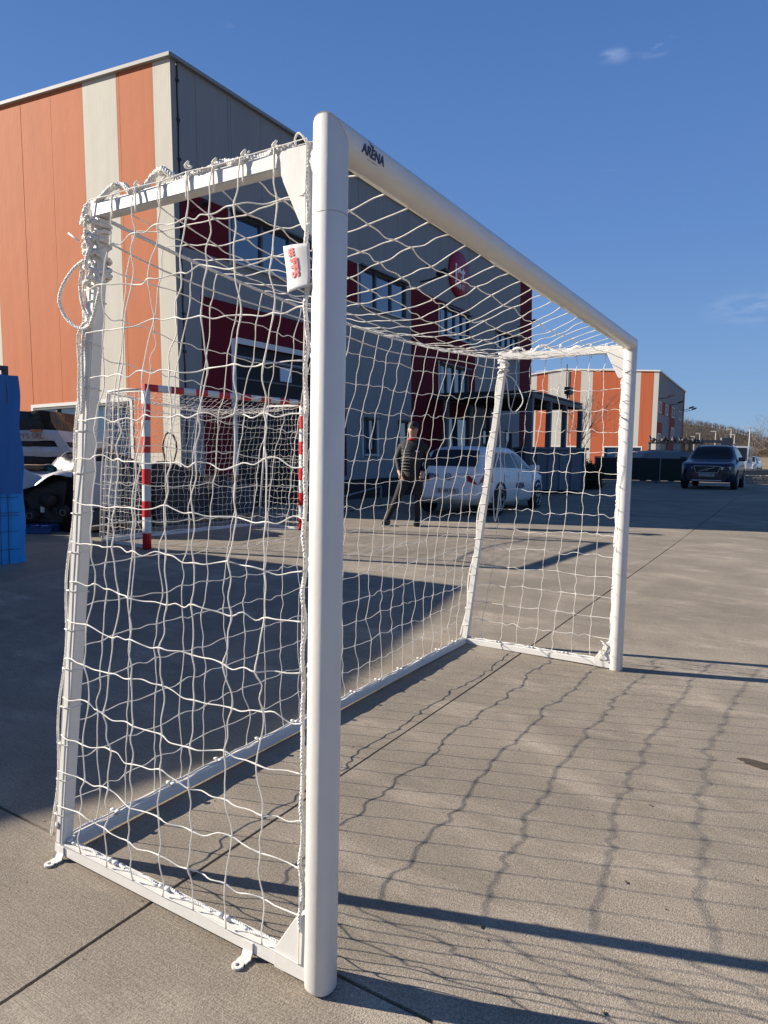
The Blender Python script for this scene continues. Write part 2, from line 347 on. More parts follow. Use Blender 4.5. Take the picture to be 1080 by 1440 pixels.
def net(P, nu, nv, parent, r=.0024, amp=.012, sub=5, n=6, joined=False, name='net_panel', seed=1, loose=None, M=NETW, lift=None, skip=None, knot=1.5):
    """P(u,v)->point. nu, nv cells. every cord is an object of its own unless joined"""
    rnd = random.Random(seed)
    node = {}
    lu = [rnd.uniform(-1, 1) for _ in range(nu+1)]; lv = [rnd.uniform(-1, 1) for _ in range(nv+1)]
    def nrmal(u, v):
        e = .01; a = P(min(u+e, 1), v)-P(max(u-e, 0), v); c = P(u, min(v+e, 1))-P(u, max(v-e, 0)); return a.cross(c).normalized(), a.normalized(), c.normalized()
    for i in range(nu+1):
        for j in range(nv+1):
            u, v = i/nu, j/nv; N_, a, c = nrmal(u, v)
            k = 1. if 0 < i < nu and 0 < j < nv else .25
            p = P(u, v)+(a*rnd.gauss(0, .8)+c*rnd.gauss(0, .8)+N_*rnd.gauss(0, .9))*amp*k+(a*lu[i]*.6+c*lv[j]*.6)*amp*k
            node[i, j] = (p, N_, a, c)
    base = parent
    if not joined:
        # the panel itself: its edge cord
        eb = MB(); ring = [node[i, 0][0] for i in range(nu+1)]+[node[nu, j][0] for j in range(1, nv+1)]+[node[i, nv][0] for i in range(nu-1, -1, -1)]+[node[0, j][0] for j in range(nv-1, 0, -1)]
        eb.tube(ring, r*.9, n, closed=True); base = eb.build(name, M, parent=parent)
    else: allb = MB()
    def cord(keys, perp):
        pts = [node[keys[0]][0]]; rr = [r*knot]; 
        ph = rnd.uniform(0, 6)
        for q in range(len(keys)-1):
            p0, N_, a, c = node[keys[q]]; p1 = node[keys[q+1]][0]
            d = a if perp == 'a' else c
            w1, w2 = rnd.gauss(0, amp*.55), rnd.gauss(0, amp*.45)
            m1 = p0.lerp(p1, .33)+d*w1+N_*rnd.gauss(0, amp*.4); m2 = p0.lerp(p1, .68)+d*(w2-w1*.3)+N_*rnd.gauss(0, amp*.4)
            if perp == 'c': m1 = m1+Vector((0, 0, -amp*.25)); m2 = m2+Vector((0, 0, -amp*.25))
            pts += [m1, m2, p1]
        C = catmull(pts, 3 if not joined else 2); step = 9 if not joined else 6
        rad_ = []
        for q in range(len(C)):
            f = q % step; f = min(f, step-f); rad_.append(r*(knot if f == 0 else (1.25 if f == 1 and not joined else 1.)))
        return C, rad_
    runs = []
    for i in range(1, nu): runs.append(([(i, j) for j in range(nv+1)], 'a'))
    for j in range(1, nv): runs.append(([(i, j) for i in range(nu+1)], 'c'))
    for keys, pp in runs:
        C, rd = cord(keys, pp)
        if joined: allb.tube(C, r, n, cap=False, radii=rd)
        else:
            b = MB(); b.tube(C, r, n, radii=rd); b.build('net_cord', M, parent=base, fixn=False)
    if joined: return allb.build(name, M, parent=parent, kind='stuff', fixn=False), node
    return base, node

# ---- near goal -----------------------------------------------------------
W, H, DB, DT, HT = 3.122, 2.04, 1.05, .818, 2.031
goal = thing('football_goal', 'large white goal with wavy cord net, nearest on the sunlit concrete', 'goal')
R0 = .0385
top = H
V = Vector
def goal_post(x, s_):
    b = profile_bar((x, 0, .004), (x, 0, top+.0), R0, miter1=V((s_, 0, 0)))
    return b
post = goal_post(0, -1).build('post', WHITE, parent=goal, fixn=True)
post2 = goal_post(W, 1).build('post', WHITE, parent=goal)
# crossbar with mitred ends: lengths grow on top
def xbar():
    n = 28; b = MB(); vs = []
    for x, s_ in ((0, -1), (.004, -1), (W/2, 0), (W-.004, 1), (W, 1)):
        for j in range(n):
            cx, cz = sup(2*PI*j/n, 2.35); dz = cz*R0; vs.append((x+s_*dz, cx*R0, top+dz))
    fs = [(i*n+j, i*n+(j+1) % n, (i+1)*n+(j+1) % n, (i+1)*n+j) for i in range(4) for j in range(n)]
    b.add(vs, fs, 0, True); b.add(vs[:n], [tuple(range(n))]); b.add(vs[-n:], [tuple(range(n))])
    return b
xb = xbar().build('crossbar', WHITE, parent=goal)
# sleeve seams on the posts
for p, x in ((post, 0), (post2, W)):
    b = MB(); ring = []
    for j in range(28):
        cx, cz = sup(2*PI*j/28, 2.35); ring.append((x+cz*R0*1.002, cx*R0*1.002, 1.865))
    b.tube(ring, .0007, 5, closed=True); b.build('sleeve_seam', mat('seam_grey', (.25, .25, .25), .6), parent=p)
q = .02
def sq(p0, p1, name, w_=.04, par=goal, upv=(0, 0, 1), M=WHITE):
    b = MB(); b.beam(p0, p1, w_, w_, 0, upv); o = b.build(name, M, parent=par)
    bm = bmesh.new(); bm.from_mesh(o.data); bmesh.ops.bevel(bm, geom=bm.edges[:], offset=.0035, segments=2, affect='EDGES'); bm.to_mesh(o.data); bm.free()
    for f in o.data.polygons: f.use_smooth = False
    return o
for x in (0, W):
    sq((x, .035, HT-.022), (x, DT+.018, HT-.022), 'top_side_bar')
    sq((x, .035, .032), (x, DB-.021, .032), 'bottom_side_bar')
    pb, pt = V((x, DB, .012)), V((x, DT, HT-.043))
    bp = sq(pb, pt, 'back_post', upv=(0, 1, 0))
    if x == 0:
        b = MB(); b.cyl((x-.0205, DB-.003, .11), (x-.0222, DB-.003, .11), .012, 20); b.build('plug_cap', mat('grey_cap', (.3, .3, .3), .5), parent=bp)
        b = MB(); b.cyl((x-.0221, DB-.003, .11), (x-.0230, DB-.003, .11), .0085, 20); b.build('plug_core', WHITE, parent=bp)
    s_ = -1 if x == 0 else 1
    for zz, poly in ((1, [(.030, HT), (.135, HT), (.135, HT-.05), (.065, HT-.19), (.030, HT-.215)]), (0, [(.030, .010), (.135, .010), (.135, .060), (.065, .17), (.030, .19)])):
        b = MB(); b.prism(poly, 0, x-.022, x+.022); o = b.build('gusset_plate', WHITE, parent=goal)
        bm = bmesh.new(); bm.from_mesh(o.data); bmesh.ops.bevel(bm, geom=bm.edges[:], offset=.003, segments=2, affect='EDGES'); bm.to_mesh(o.data); bm.free()
sq((.021, DB, .032), (W-.021, DB, .032), 'back_ground_bar')
# anchor brackets: bent tab with a hole
def bracket(x, y, s_):
    b = MB(); hw = .016
    # flat plate with hole, outward in s_ x
    n = 16; cx = x+s_*.062; out = []; inn = []
    for j in range(n):
        t = 2*PI*j/n; out.append((cx+hw*math.cos(t), y+hw*math.sin(t))); inn.append((cx+.006*math.cos(t), y+.006*math.sin(t)))
    vs = [(a, c, .007) for a, c in out]+[(a, c, .007) for a, c in inn]+[(a, c, .002) for a, c in out]+[(a, c, .002) for a, c in inn]
    fs = []
    for j in range(n):
        k = (j+1) % n; fs += [(j, k, n+k, n+j), (2*n+j, 3*n+j, 3*n+k, 2*n+k), (j, 2*n+j, 2*n+k, k), (n+j, n+k, 3*n+k, 3*n+j)]
    b.add(vs, fs)
    xa, xb_ = sorted((x+s_*.035, cx-s_*.004)); b.box(xa, xb_ if s_ > 0 else xb_, y-hw, y+hw, .0022, .0068) if False else None
    x1 = cx-s_*.012; x0 = x+s_*.034
    b.box(min(x0, x1), max(x0, x1), y-hw, y+hw, .0022, .0068)
    b.add([(x0, y-hw, .002), (x0, y+hw, .002), (x+s_*.0205, y+hw, .03), (x+s_*.0205, y-hw, .03), (x0-s_*.005, y-hw, .002), (x0-s_*.005, y+hw, .002), (x+s_*.0195, y+hw, .024), (x+s_*.0195, y-hw, .024)],
          [(0, 1, 2, 3), (4, 7, 6, 5), (0, 3, 7, 4), (1, 5, 6, 2)])
    b.box(min(x+s_*.0202, x+s_*.0245), max(x+s_*.0202, x+s_*.0245), y-hw, y+hw, .024, .045)
    return b.build('anchor_bracket', WHITE, parent=goal)
bracket(0, DB-.02, -1); bracket(0, .22, -1); bracket(W, DB-.02, 1); bracket(W, .22, 1)
# net clips
def clip(p, d, par=goal, s_=1.):
    """double mushroom hook at p pointing to d"""
    p, d = V(p), V(d).normalized(); b = MB(); a = d.orthogonal().normalized() if abs(d.z) > .9 else V((0, 0, 1))
    e = V((0, 1, 0)) if abs(d.y) < .6 else V((1, 0, 0))
    if abs(d.z) < .5 and par is goal and s_ < 0: e = V((0, 0, 1)); s_ = -s_
    for k in (-1, 1):
        c = p+e*(k*.0085*s_); pts = [c, c+d*.005, c+d*.0055, c+d*.010, c+d*.0125]
        b.tube(pts, .004, 10, radii=[.0035*s_, .0035*s_, .0065*s_, .0068*s_, .003*s_])
    return b.build('net_clip', WHITE, parent=par)
# net surfaces
RSAG = .075
def ropeline(u): return V((.0+W*u, DT+.012+.05*math.sin(PI*u), HT-.03-RSAG*math.sin(PI*u)**.8))
def backP(u, v):
    t = ropeline(u); bt = V((W*u, DB+.005, .055)); p = bt.lerp(t, v)
    return p+V((0, .085*math.sin(PI*v)*math.sin(PI*min(max(u, .0), 1))**.6+.02*(1-v)*v, 0))
def topP(u, v):
    a = V((W*u, -.0+.01, H-.040)) ; c = ropeline(u); p = a.lerp(c, v)
    return p+V((0, 0, -.10*math.sin(PI*v)*math.sin(PI*u)**.7))
def sideP(x, s_):
    def f(u, v):
        yb = .047+(DB-.0)*u-.047*u; yt = .047+(DT+.01-.047)*u
        y = yb+(yt-yb)*v; z = .055+(HT+.004-.055)*v
        o = s_*(.026+.03*math.sin(PI*u)*math.sin(PI*v))
        return V((x+o, y, z))
    return f
net(backP, 25, 15, goal, seed=3, amp=.0072, r=.0017)
net(topP, 25, 7, goal, seed=4, amp=.0065, r=.0018)
sn, _ = net(sideP(0, -1), 8, 16, goal, seed=5, amp=.0092, r=.00175)
net(sideP(W, 1), 8, 15, goal, seed=6, amp=.008, r=.0017)
# rope carrying the top rear edge of the net
braid([ropeline(k/14) for k in range(15)], .0062, goal, 'top_rope')
braid([ropeline(k/14)+V((0, .012, -.055-.012*math.sin(k))) for k in range(0, 15)], .0032, goal, 'edge_cord')
for x, s_ in ((0, -1), (W, 1)):
    # rope lying on the top side bar, bumping up in loops
    pts = []
    for k in range(29):
        t = k/28; y = .10+(DT-.06)*t
        hump = .0
        for c0, w0, h0 in ((.83, .11, .030), (.60, .12, .034), (.30, .08, .012)):
            hump += h0*math.exp(-((t-c0)/w0*1.8)**4)
        pts.append((x+s_*(.012+.006*math.sin(k*1.3)), y, HT+.002+hump))
    pts += [(x+s_*.02, DT+.035, HT-.012), (x+s_*.024, DT+.05, HT-.06)]
    braid(pts, .0092, goal, 'top_rope', sub=3)
    # lacing cord down the front post
    pts = [(x+s_*.022+.004*math.sin(k*2.1), .047+.003*math.sin(k*1.7), 2.03-k*.045) for k in range(43)]
    braid(pts, .0058, goal, 'lacing_cord', sub=2)
    for z in (1.565, 1.06, .80, .53, .28):
        clip((x-.0, .036, z), (0, 1, 0), s_=-1.45)
    for y in (.33, .565, .80, 1.0): clip((x, y, .0525), (0, 0, 1), s_=1.5)
    # edge cord lying on bottom bar
    pts = [(x+.004*math.sin(k*2.3), .14+k*.045, .058+.002*math.sin(k*3)) for k in range(20)]
    braid(pts, .0045, goal, 'edge_cord', sub=3)
    # cord running down the back post
    pts = [V((x+s_*.014, DT+.03, HT-.10)).lerp(V((x+s_*.014, DB+.028, .06)), k/24)+V((0, .010*math.sin(k*1.1)+.006, 0)) for k in range(25)]
    braid(pts, .0042, goal, 'lacing_cord', sub=3)
    for k in range(1, 16):
        v = k/16; c = V((x, DB, .02)).lerp(V((x, DT, HT-.03)), v)
        b = MB(); hw = .0215; ring = [c+V((a*hw, e_*hw+ (.004 if e_ > 0 else 0), .004*math.sin(5*a+k))) for a, e_ in ((-1, -1), (0, -1.03), (1, -1), (1.03, 0), (1, 1), (0, 1.05), (-1, 1), (-1.03, 0))]
        b.tube(ring, .0022, 6, closed=True); b.build('cord_loop', NETW, parent=goal)
    # vertical cords thrown over the top bar
    for k in range(1, 8):
        y = .047+(DT-.037)*k/8
        pts = [(x+s_*.026, y, HT-.06), (x+s_*.025, y+.002, HT-.012), (x+s_*.018, y+.003, HT+.005), (x, y+.004, HT+.008+.01*(k % 3))]
        b = MB(); b.tube(catmull(pts, 4), .0024, 6); b.build('cord_loop', NETW, parent=goal)
        z0 = HT+.016
        b = MB(); c = V((x+s_*.016, y+.004, z0+(.012 if k in (5, 7, 4) else 0)))
        ring = [c+V((.007*math.cos(a), .006*math.sin(2*a), .007*math.sin(a))) for a in [2*PI*t/14 for t in range(14)]]
        b.tube(ring, .0032, 6, closed=True); b.build('rope_knot', NETW, parent=goal)
    # small loop at the front top corner
    b = MB(); pts = [(x+s_*.02, .055, HT), (x+s_*.022, .066, HT+.018), (x+s_*.022, .078, HT+.024), (x+s_*.02, .088, HT+.014), (x+s_*.018, .086, HT)]
    b.tube(catmull(pts, 5), .0026, 6); b.build('cord_loop', NETW, parent=goal)
# back bar clips + edge cord
for k in range(12): clip((.20+k*.25, DB, .0525), (0, 0, 1), s_=1.5)
braid([(.03+k*.06, DB+.006*math.sin(k*2.1), .058+.002*math.sin(k)) for k in range(52)], .004, goal, 'edge_cord', sub=2)
# knots and hanging loops at the rear top corners
def knotmass(x, s_, seed, big):
    r_ = random.Random(seed); c = V((x+s_*.006, DT+.008, HT-.065))
    for k in range(6 if big else 3):
        b0 = c+V((0, 0, -.032*k+.01)); hw = .030+.003*r_.random()
        ring = []
        for t in range(16):
            a = 2*PI*t/16; q1, q2 = sup(a, 3.2); ring.append(b0+V((q1*hw, q2*hw, .012*math.sin(a+k*1.7)+r_.gauss(0, .002))))
        braid(ring+ring[:2], .0068, goal, 'rope_knot', sub=2)
    for k in range(5 if big else 3):
        a0 = r_.uniform(0, 6); pts = [c+V((s_*.018+.026*math.cos(a0+t*.75), .018*math.sin(a0*1.3+t*.9), -.01-k*.03+.028*math.sin(t*1.1+k))) for t in range(9)]
        braid(pts, .0055, goal, 'rope_knot', sub=4)
knotmass(0, -1, 5, True); knotmass(W, 1, 9, False)
# loops hanging on the near rear corner (towards the left of the picture)
c = V((-.03, DT+.03, HT-.16))
L1 = [c, c+V((0, .055, -.02)), c+V((0, .11, -.065)), c+V((0, .125, -.11)), c+V((0, .095, -.155)), c+V((0, .05, -.185)), c+V((0, .01, -.195)), c+V((0, -.02, -.185)), c+V((0, -.045, -.14)), c+V((0, -.065, -.08)), c+V((0, -.045, -.03)), c+V((0, -.01, .01))]
braid(L1, .0056, goal, 'hanging_rope_loop')
L2 = [c+V((.005, .02, -.01)), c+V((.006, .035, -.07)), c+V((.004, .02, -.13)), c+V((0, -.01, -.17)), c+V((0, .018, -.185)), c+V((0, .04, -.22)), c+V((0, .035, -.30)), c+V((0, .04, -.38)), c+V((0, .028, -.44)), c+V((0, .02, -.36)), c+V((0, .02, -.26)), c+V((0, .01, -.19))]
braid(L2, .0046, goal, 'hanging_rope_loop')
L3 = [c+V((0, -.05, .06)), c+V((0, -.075, 0)), c+V((0, -.085, -.05)), c+V((0, -.075, -.072)), c+V((0, -.055, -.068))]
b = MB(); b.tube(catmull(L3, 5), .0026, 6); b.build('cord_loop', NETW, parent=goal)
b = MB(); b.tube([c+V((0, .02, .055)), c+V((0, .05, .07)), c+V((0, .075, .085))], .0028, 6); b.build('cord_end', NETW, parent=goal)
c = V((W+.02, DT-.01, HT-.14))
braid([c, c+V((0, -.05, -.03)), c+V((0, -.11, -.13)), c+V((0, -.12, -.19)), c+V((0, -.07, -.25)), c+V((0, -.03, -.22)), c+V((0, -.015, -.12)), c+V((0, 0, -.02))], .0042, goal, 'hanging_rope_loop')
braid([c+V((0, .02, 0)), c+V((0, .05, -.2)), c+V((0, .03, -.45)), c+V((0, .07, -.7)), c+V((0, .05, -1.0)), c+V((0, .02, -.7)), c+V((0, .04, -.3))], .0038, goal, 'hanging_rope_loop')
# folded netting caught at the far front bottom corner
b = MB(); rr = random.Random(2)
pts = [V((W+.0, .05+.02*math.sin(t*1.7), .06+.02*t)) for t in range(7)]
for k in range(2): b.tube(catmull([V((W-.03+rr.uniform(-.01, .01), .05+.05*rr.random(), .055+.025*t*rr.uniform(.8, 1.2))) for t in range(6)], 4), .003, 6)
b.build('bunched_net', NETW, parent=goal, kind='stuff')
# bridge caps etc.
INK = mat('navy_print', (.012, .018, .075), .45)
INKB = mat('blue_print', (.05, .10, .35), .45)
# ARENA sticker on the crossbar, on the side that faces the camera from below
def on_bar(x, ang, dr=.0006):
    nrm = V((0, -math.cos(ang), math.sin(ang))); return V((x, 0, top))+nrm*(R0*1.0+dr), nrm
p, nrm = on_bar(.118, rad(-8), .0012); 
t = text('ARENA', .030, INK, xb, frame_mat(p, (1, 0, 0), nrm), bold=.0007, extrude=.0004)
p, nrm = on_bar(.118, rad(-30), .0012); text('sport  equipment', .006, INK, xb, frame_mat(p, (1, 0, 0), nrm), extrude=.0003)
p, nrm = on_bar(.113, rad(26), .0010); Mx = frame_mat(p, (1, 0, 0), nrm) @ Matrix.Scale(.62, 4)
for nm, M_, poly in (('emblem', INK, [(-.016, .014), (-.010, .014), (-.010, -.002), (-.001, -.012), (-.001, -.019), (-.016, -.004)]), ('emblem', INK, [(.002, -.019), (.014, -.007), (.014, .005), (.002, -.006)]), ('emblem', INKB, [(-.006, .010), (.004, .010), (.009, .003), (0, -.005), (-.006, 0)])):
    b = MB(); b.prism(poly, 2, -.0002, .0006); o = b.build(nm, M_, parent=xb); o.matrix_local = Mx
# FFS flag tag sewn on the lacing of the near side
def tagx(y, z): return -.036-.004*math.sin((y-.03)*45)-.002*math.sin((z-1.65)*50)
tg = MB(); nx_, nz_ = 10, 12; vs = []
TA, TB, TC, TD = V((0, .030, 1.800)), V((0, .107, 1.803)), V((0, .091, 1.696)), V((0, .030, 1.704))
for i in range(nx_+1):
    for j in range(nz_+1):
        a = i/nx_; q_ = j/nz_; p = TA.lerp(TB, a).lerp(TD.lerp(TC, a), q_); vs.append((tagx(p.y, p.z), p.y, p.z))
fs = [(i*(nz_+1)+j, (i+1)*(nz_+1)+j, (i+1)*(nz_+1)+j+1, i*(nz_+1)+j+1) for i in range(nx_) for j in range(nz_)]
tg.add(vs, fs, 0, True)
tag = tg.build('cloth_tag', mat('white_tag_cloth', (.78, .77, .76), .6, trans=.2), parent=goal, label='white cloth tag with red FFS lettering sewn to the net beside the near post')
so_ = tag.modifiers.new('s', 'SOLIDIFY'); so_.thickness = .001; so_.offset = 1
RINK = mat('red_print', (.62, .01, .02), .5)
down = (TC-TB).normalized(); nn = V((-1, 0, 0))
def stick(o, mw):
    for v_ in o.data.vertices:
        p = mw @ v_.co; p.x = tagx(p.y, p.z)-.0016; v_.co = p
    o.matrix_local = Matrix.Identity(4)
mw_ = frame_mat(V((-.04, .0725, 1.750)), down, nn); stick(text('FFS', .0290, RINK, tag, mw_, bold=.0014, extrude=0, width=1.1), mw_)
Mx = frame_mat(V((-.04, .0795, 1.785)), down, nn)
for k_ in range(6):
    x0 = -.010+.0066*(k_ % 3); y0 = -.0095+.0088*(k_//3)
    b = MB(); b.add([(x0, y0, 0), (x0+.0055, y0, 0), (x0+.006, y0+.0076, 0), (x0+.0005, y0+.0076, 0)], [(0, 1, 2, 3)]); o = b.build('logo_block', RINK, parent=tag, fixn=False); stick(o, Mx)

# ---- small red and white goal ------------------------------------------
g2 = thing('handball_goal', 'smaller goal with red and white banded posts and fine net before the big hall', 'goal', (4.63, 6.24, .085), rad(-4.5))
W2, H2, D2, T2 = 2.92, 2.06, 1.0, .8
b = profile_bar((0, 0, 0), (0, 0, H2), .045, n=12, e=5, bands=10); b.build('post', [REDPAINT, WHITE], parent=g2)
b = profile_bar((W2, 0, .02), (W2, 0, H2+.02), .045, n=12, e=5, bands=10); b.build('post', [REDPAINT, WHITE], parent=g2)
b = profile_bar((-.045, 0, H2), (W2+.045, 0, H2+.02), .0452, n=12, e=5, bands=15); b.build('crossbar', [REDPAINT, WHITE], parent=g2)
for x, z in ((0, 0), (W2, .02)):
    b = MB(); b.beam((x, .04, H2-.03+z), (x, T2, H2-.03+z), .03, .03); b.build('top_side_bar', WHITE, parent=g2)
    b = MB(); b.beam((x, .04, .03+z), (x, D2, .03+z), .04, .04); b.build('bottom_side_bar', WHITE, parent=g2)
    b = MB(); b.cyl((x, D2, .03+z), (x, T2, H2-.03+z), .016, 10); b.build('back_post', WHITE, parent=g2)
b = MB(); b.beam((0, D2+.0205, .03), (W2, D2+.0205, .05), .04, .04); b.build('back_ground_bar', WHITE, parent=g2)
b = MB(); b.beam((W2-.05, .03, .035), (W2-.4, D2*.5, .04), .03, .03); b.build('brace', WHITE, parent=g2)
def r2(u): return V((W2*u, T2+.01, H2-.04-.10*math.sin(PI*u)))
net(lambda u, v: V((W2*u, D2+.02, .05)).lerp(r2(u), v)+V((0, .07*math.sin(PI*v), 0)), 30, 20, g2, r=.0025, amp=.010, n=4, joined=True, seed=11)
net(lambda u, v: V((W2*u, .0, H2-.045)).lerp(r2(u), v)+V((0, 0, -.12*math.sin(PI*v)*math.sin(PI*u)**.6)), 30, 9, g2, r=.0025, amp=.012, n=4, joined=True, seed=12)
for x, s_ in ((-.02, -1), (W2+.02, 1)):
    net(lambda u, v: V((x, .03+D2*u*(1-v)+T2*u*v, .05+(H2-.09)*v))+V((s_*.03*math.sin(PI*u), 0, 0)), 10, 20, g2, r=.0025, amp=.010, n=4, joined=True, seed=13+s_)
def rope2(P_, nm='edge_rope', r=.009):
    b = MB(); b.tube(P_, r, 6); b.build(nm, ROPE, parent=g2)
rope2([r2(k/12) for k in range(13)])
rope2([(-.02, T2+.02, H2-.04), (-.03, T2+.07, 1.5), (-.02, D2-.02, .9), (-.02, D2+.03, .06)])
rope2([(-.02, .03, H2-.02), (-.03, .4, H2-.0), (-.02, T2, H2-.02)])
rope2([(W2*k/16, D2+.03, .07+.01*math.sin(k*2)) for k in range(17)])
# ------------------------------------------------------------------ panelled buildings
def split(cols, regions, z0, z1, pick):
    """cols: sorted seam positions; regions painter list (x0,x1,z0,z1,mat or None). yields boxes of panels"""
    xsb = sorted(set(cols+[r for R in regions for r in R[:2] if cols[0] <= r <= cols[-1]]))
    for a, c in zip(xsb[:-1], xsb[1:]):
        if c-a < .02: continue
        xm = (a+c)/2; zs = sorted(set([z0]+[z for R in regions if R[0] < xm < R[1] for z in R[2:4] if z0 < z < z1]+[z1]))
        runs = []
        for za, zb in zip(zs[:-1], zs[1:]):
            zm = (za+zb)/2; mm = None
            for R in regions:
                if R[0] < xm < R[1] and R[2] < zm < R[3]: mm = R[4]
            if runs and runs[-1][2] is mm: runs[-1][1] = zb
            else: runs.append([za, zb, mm])
        for za, zb, mm in runs:
            if mm is not None: yield a, c, za, zb, mm
def panel(wall, ax, a, c, za, zb, mm, top=None):
    """ax 'x': face in local y=0 plane looking to -y; ax 'y': face in x=0 plane looking to -x"""
    G = .004; t = .06; b = MB()
    if ax == 'x': poly = [(a+G, za+G), (c-G, za+G), (c-G, (top(c) if top and zb > 8 else zb)-G), (a+G, (top(a) if top and zb > 8 else zb)-G)]; b.prism(poly, 1, 0, t)
    else: poly = [(a+G, za+G), (c-G, za+G), (c-G, (top(c) if top and zb > 8 else zb)-G), (a+G, (top(a) if top and zb > 8 else zb)-G)]; b.prism(poly, 0, 0, t)
    return b.build('wall_panel', mm, parent=wall)
def window(par, x0, x1, z0, z1, nm, sill=True, frame=DTRIM, ax='x', th=.045, depth=.085):
    def bx(b, a, c, d0, d1, za, zb): b.box(a, c, d0, d1, za, zb) if ax == 'x' else b.box(d0, d1, a, c, za, zb)
    f = MB()
    bx(f, x0, x1, -.02, depth, z1-th, z1); bx(f, x0, x1, -.02, depth, z0, z0+th)
    bx(f, x0, x0+th, -.02, depth, z0+th, z1-th); bx(f, x1-th, x1, -.02, depth, z0+th, z1-th)
    for k in range(1, nm):
        xm = x0+(x1-x0)*k/nm; bx(f, xm-.03, xm+.03, .0, depth-.01, z0+th, z1-th)
    w_ = f.build('window', frame, parent=par)
    for k in range(nm):
        xa = x0+(x1-x0)*k/nm; xb_ = x0+(x1-x0)*(k+1)/nm; b = MB(); bx(b, xa+.03, xb_-.03, .055, .065, z0+.03, z1-.03); b.build('pane', GLASS, parent=w_)
    if sill:
        b = MB(); bx(b, x0-.05, x1+.05, -.09, -.021, z0-.03, z0+.012); b.build('window_sill', TRIM, parent=w_)
        b = MB(); bx(b, x0-.05, x1+.05, -.16, -.021, z1-.012, z1+.03); b.build('window_hood', DTRIM, parent=w_)
    return w_
def lamp_arm(par, x, z, sc=1.):
    l = MB(); l.tube([(x, 0, z), (x, -.35*sc, z+.03*sc), (x+.03, -.62*sc, z+.10*sc)], .022*sc, 6); o = l.build('flood_light', BPL, parent=par)
    h = MB(); h.beam((x+.03, -.55*sc, z+.12*sc), (x+.03, -.86*sc, z+.22*sc), .26*sc, .09*sc); h.build('lamp_head', BPL, parent=o)
# ---- building 1 (leans 1.4 degrees in the photograph; the yard is not level under it)
B1 = thing('office_building', 'nearest big hall with orange striped side, grey and wine red front, round sign', 'building')
v0 = Vector((math.cos(YAW), math.sin(YAW), 0))
B1.matrix_world = Matrix.Translation((8.507, 9.84, .1)) @ Matrix.Rotation(-.0247, 4, v0)
LEN, DEP = 20.72, 16.
topf = lambda x: 8.88-.011*x
topl = lambda y: 8.88+.100*min(y, 8)-.10*max(0, y-8)
core = MB(); core.add([(.09, .09, -1.2), (LEN-.02, .09, -1.2), (LEN-.02, DEP, -1.2), (.09, DEP, -1.2), (.09, .09, 8.85), (LEN-.02, .09, 8.6), (LEN-.02, DEP, 8.6), (.09, DEP, 8.85)],
    [(0, 1, 2, 3), (4, 7, 6, 5), (0, 4, 5, 1), (1, 5, 6, 2), (2, 6, 7, 3), (3, 7, 4, 0)]); core.build('wall', BLACK, parent=B1)
fr = B1
GX = lambda x0, x1, z0, z1: (x0, x1, z0, z1, None)
seams = [0, .14, 1.56, 2.6, 3.7, 4.6, 5.6, 6.6, 7.9, 9.56, 10.5, 11.53, 12.7, 13.97, 15.2, 16.4, 17.8, 19.24, LEN]
regs = [(0, LEN, .5, 9.6, GREYP), (.16, 9.56, 5.36, 6.47, REDP), (.64, 5.9, .62, 4.48, REDP), (9.56, 14.0, .6, 6.44, REDP), (14.0, 14.5, 3.3, 5.2, REDP), (19.24, LEN, .5, 9.6, REDP),
        GX(1.56, 4.6, 5.36, 6.47), GX(6.6, 9.24, 5.36, 6.47), (9.24, 9.56, 5.36, 6.47, GREYP), GX(11.53, 13.97, 5.28, 6.3), GX(16.5, 18.97, 5.25, 6.2), GX(11.53, 13.87, 3.22, 4.34),
        GX(1.64, 5.3, .5, 3.64), GX(6.76, 7.48, 1.18, 2.26), GX(8.72, 9.44, 1.18, 2.26), GX(12.2, 13.9, .5, 2.5), (14.0, 19.24, .5, 3.2, GREYP), GX(15.2, 16.1, 1.2, 2.2), GX(17.6, 18.4, 1.2, 2.2)]
for a, c, za, zb, mm in split(seams, regs, .5, 9.6, None): panel(fr, 'x', a, c, za, min(zb, topf(a)), mm, topf if zb > 9 else None)
def toff(zb): return zb
for x0, x1, z0, z1, n_ in ((1.56, 4.6, 5.38, 6.45, 3), (6.6, 9.24, 5.38, 6.45, 3), (11.53, 13.97, 5.3, 6.28, 4), (16.5, 18.97, 5.27, 6.18, 4), (11.53, 13.87, 3.24, 4.32, 4), (6.78, 7.46, 1.2, 2.24, 1), (8.74, 9.42, 1.2, 2.24, 1), (15.22, 16.08, 1.22, 2.18, 1), (17.62, 18.38, 1.22, 2.18, 1)):
    window(fr, x0+.01, x1-.01, z0, z1, n_)
# pale reveal trims beside the openings
for x0, x1, z0, z1 in ((1.50, 1.555, 5.3, 6.5), (6.50, 6.58, 5.3, 6.5), (1.50, 1.635, .62, 3.74), (1.64, 5.3, 3.65, 3.78), (5.305, 5.4, .62, 3.78), (6.69, 6.755, 1.13, 2.3), (7.485, 7.56, 1.13, 2.3), (11.45, 11.52, 5.2, 6.3), (11.45, 11.52, 3.15, 4.4)):
    b = MB(); b.box(x0, x1, -.012, .03, z0, z1); b.build('opening_trim', TRIM, parent=fr)
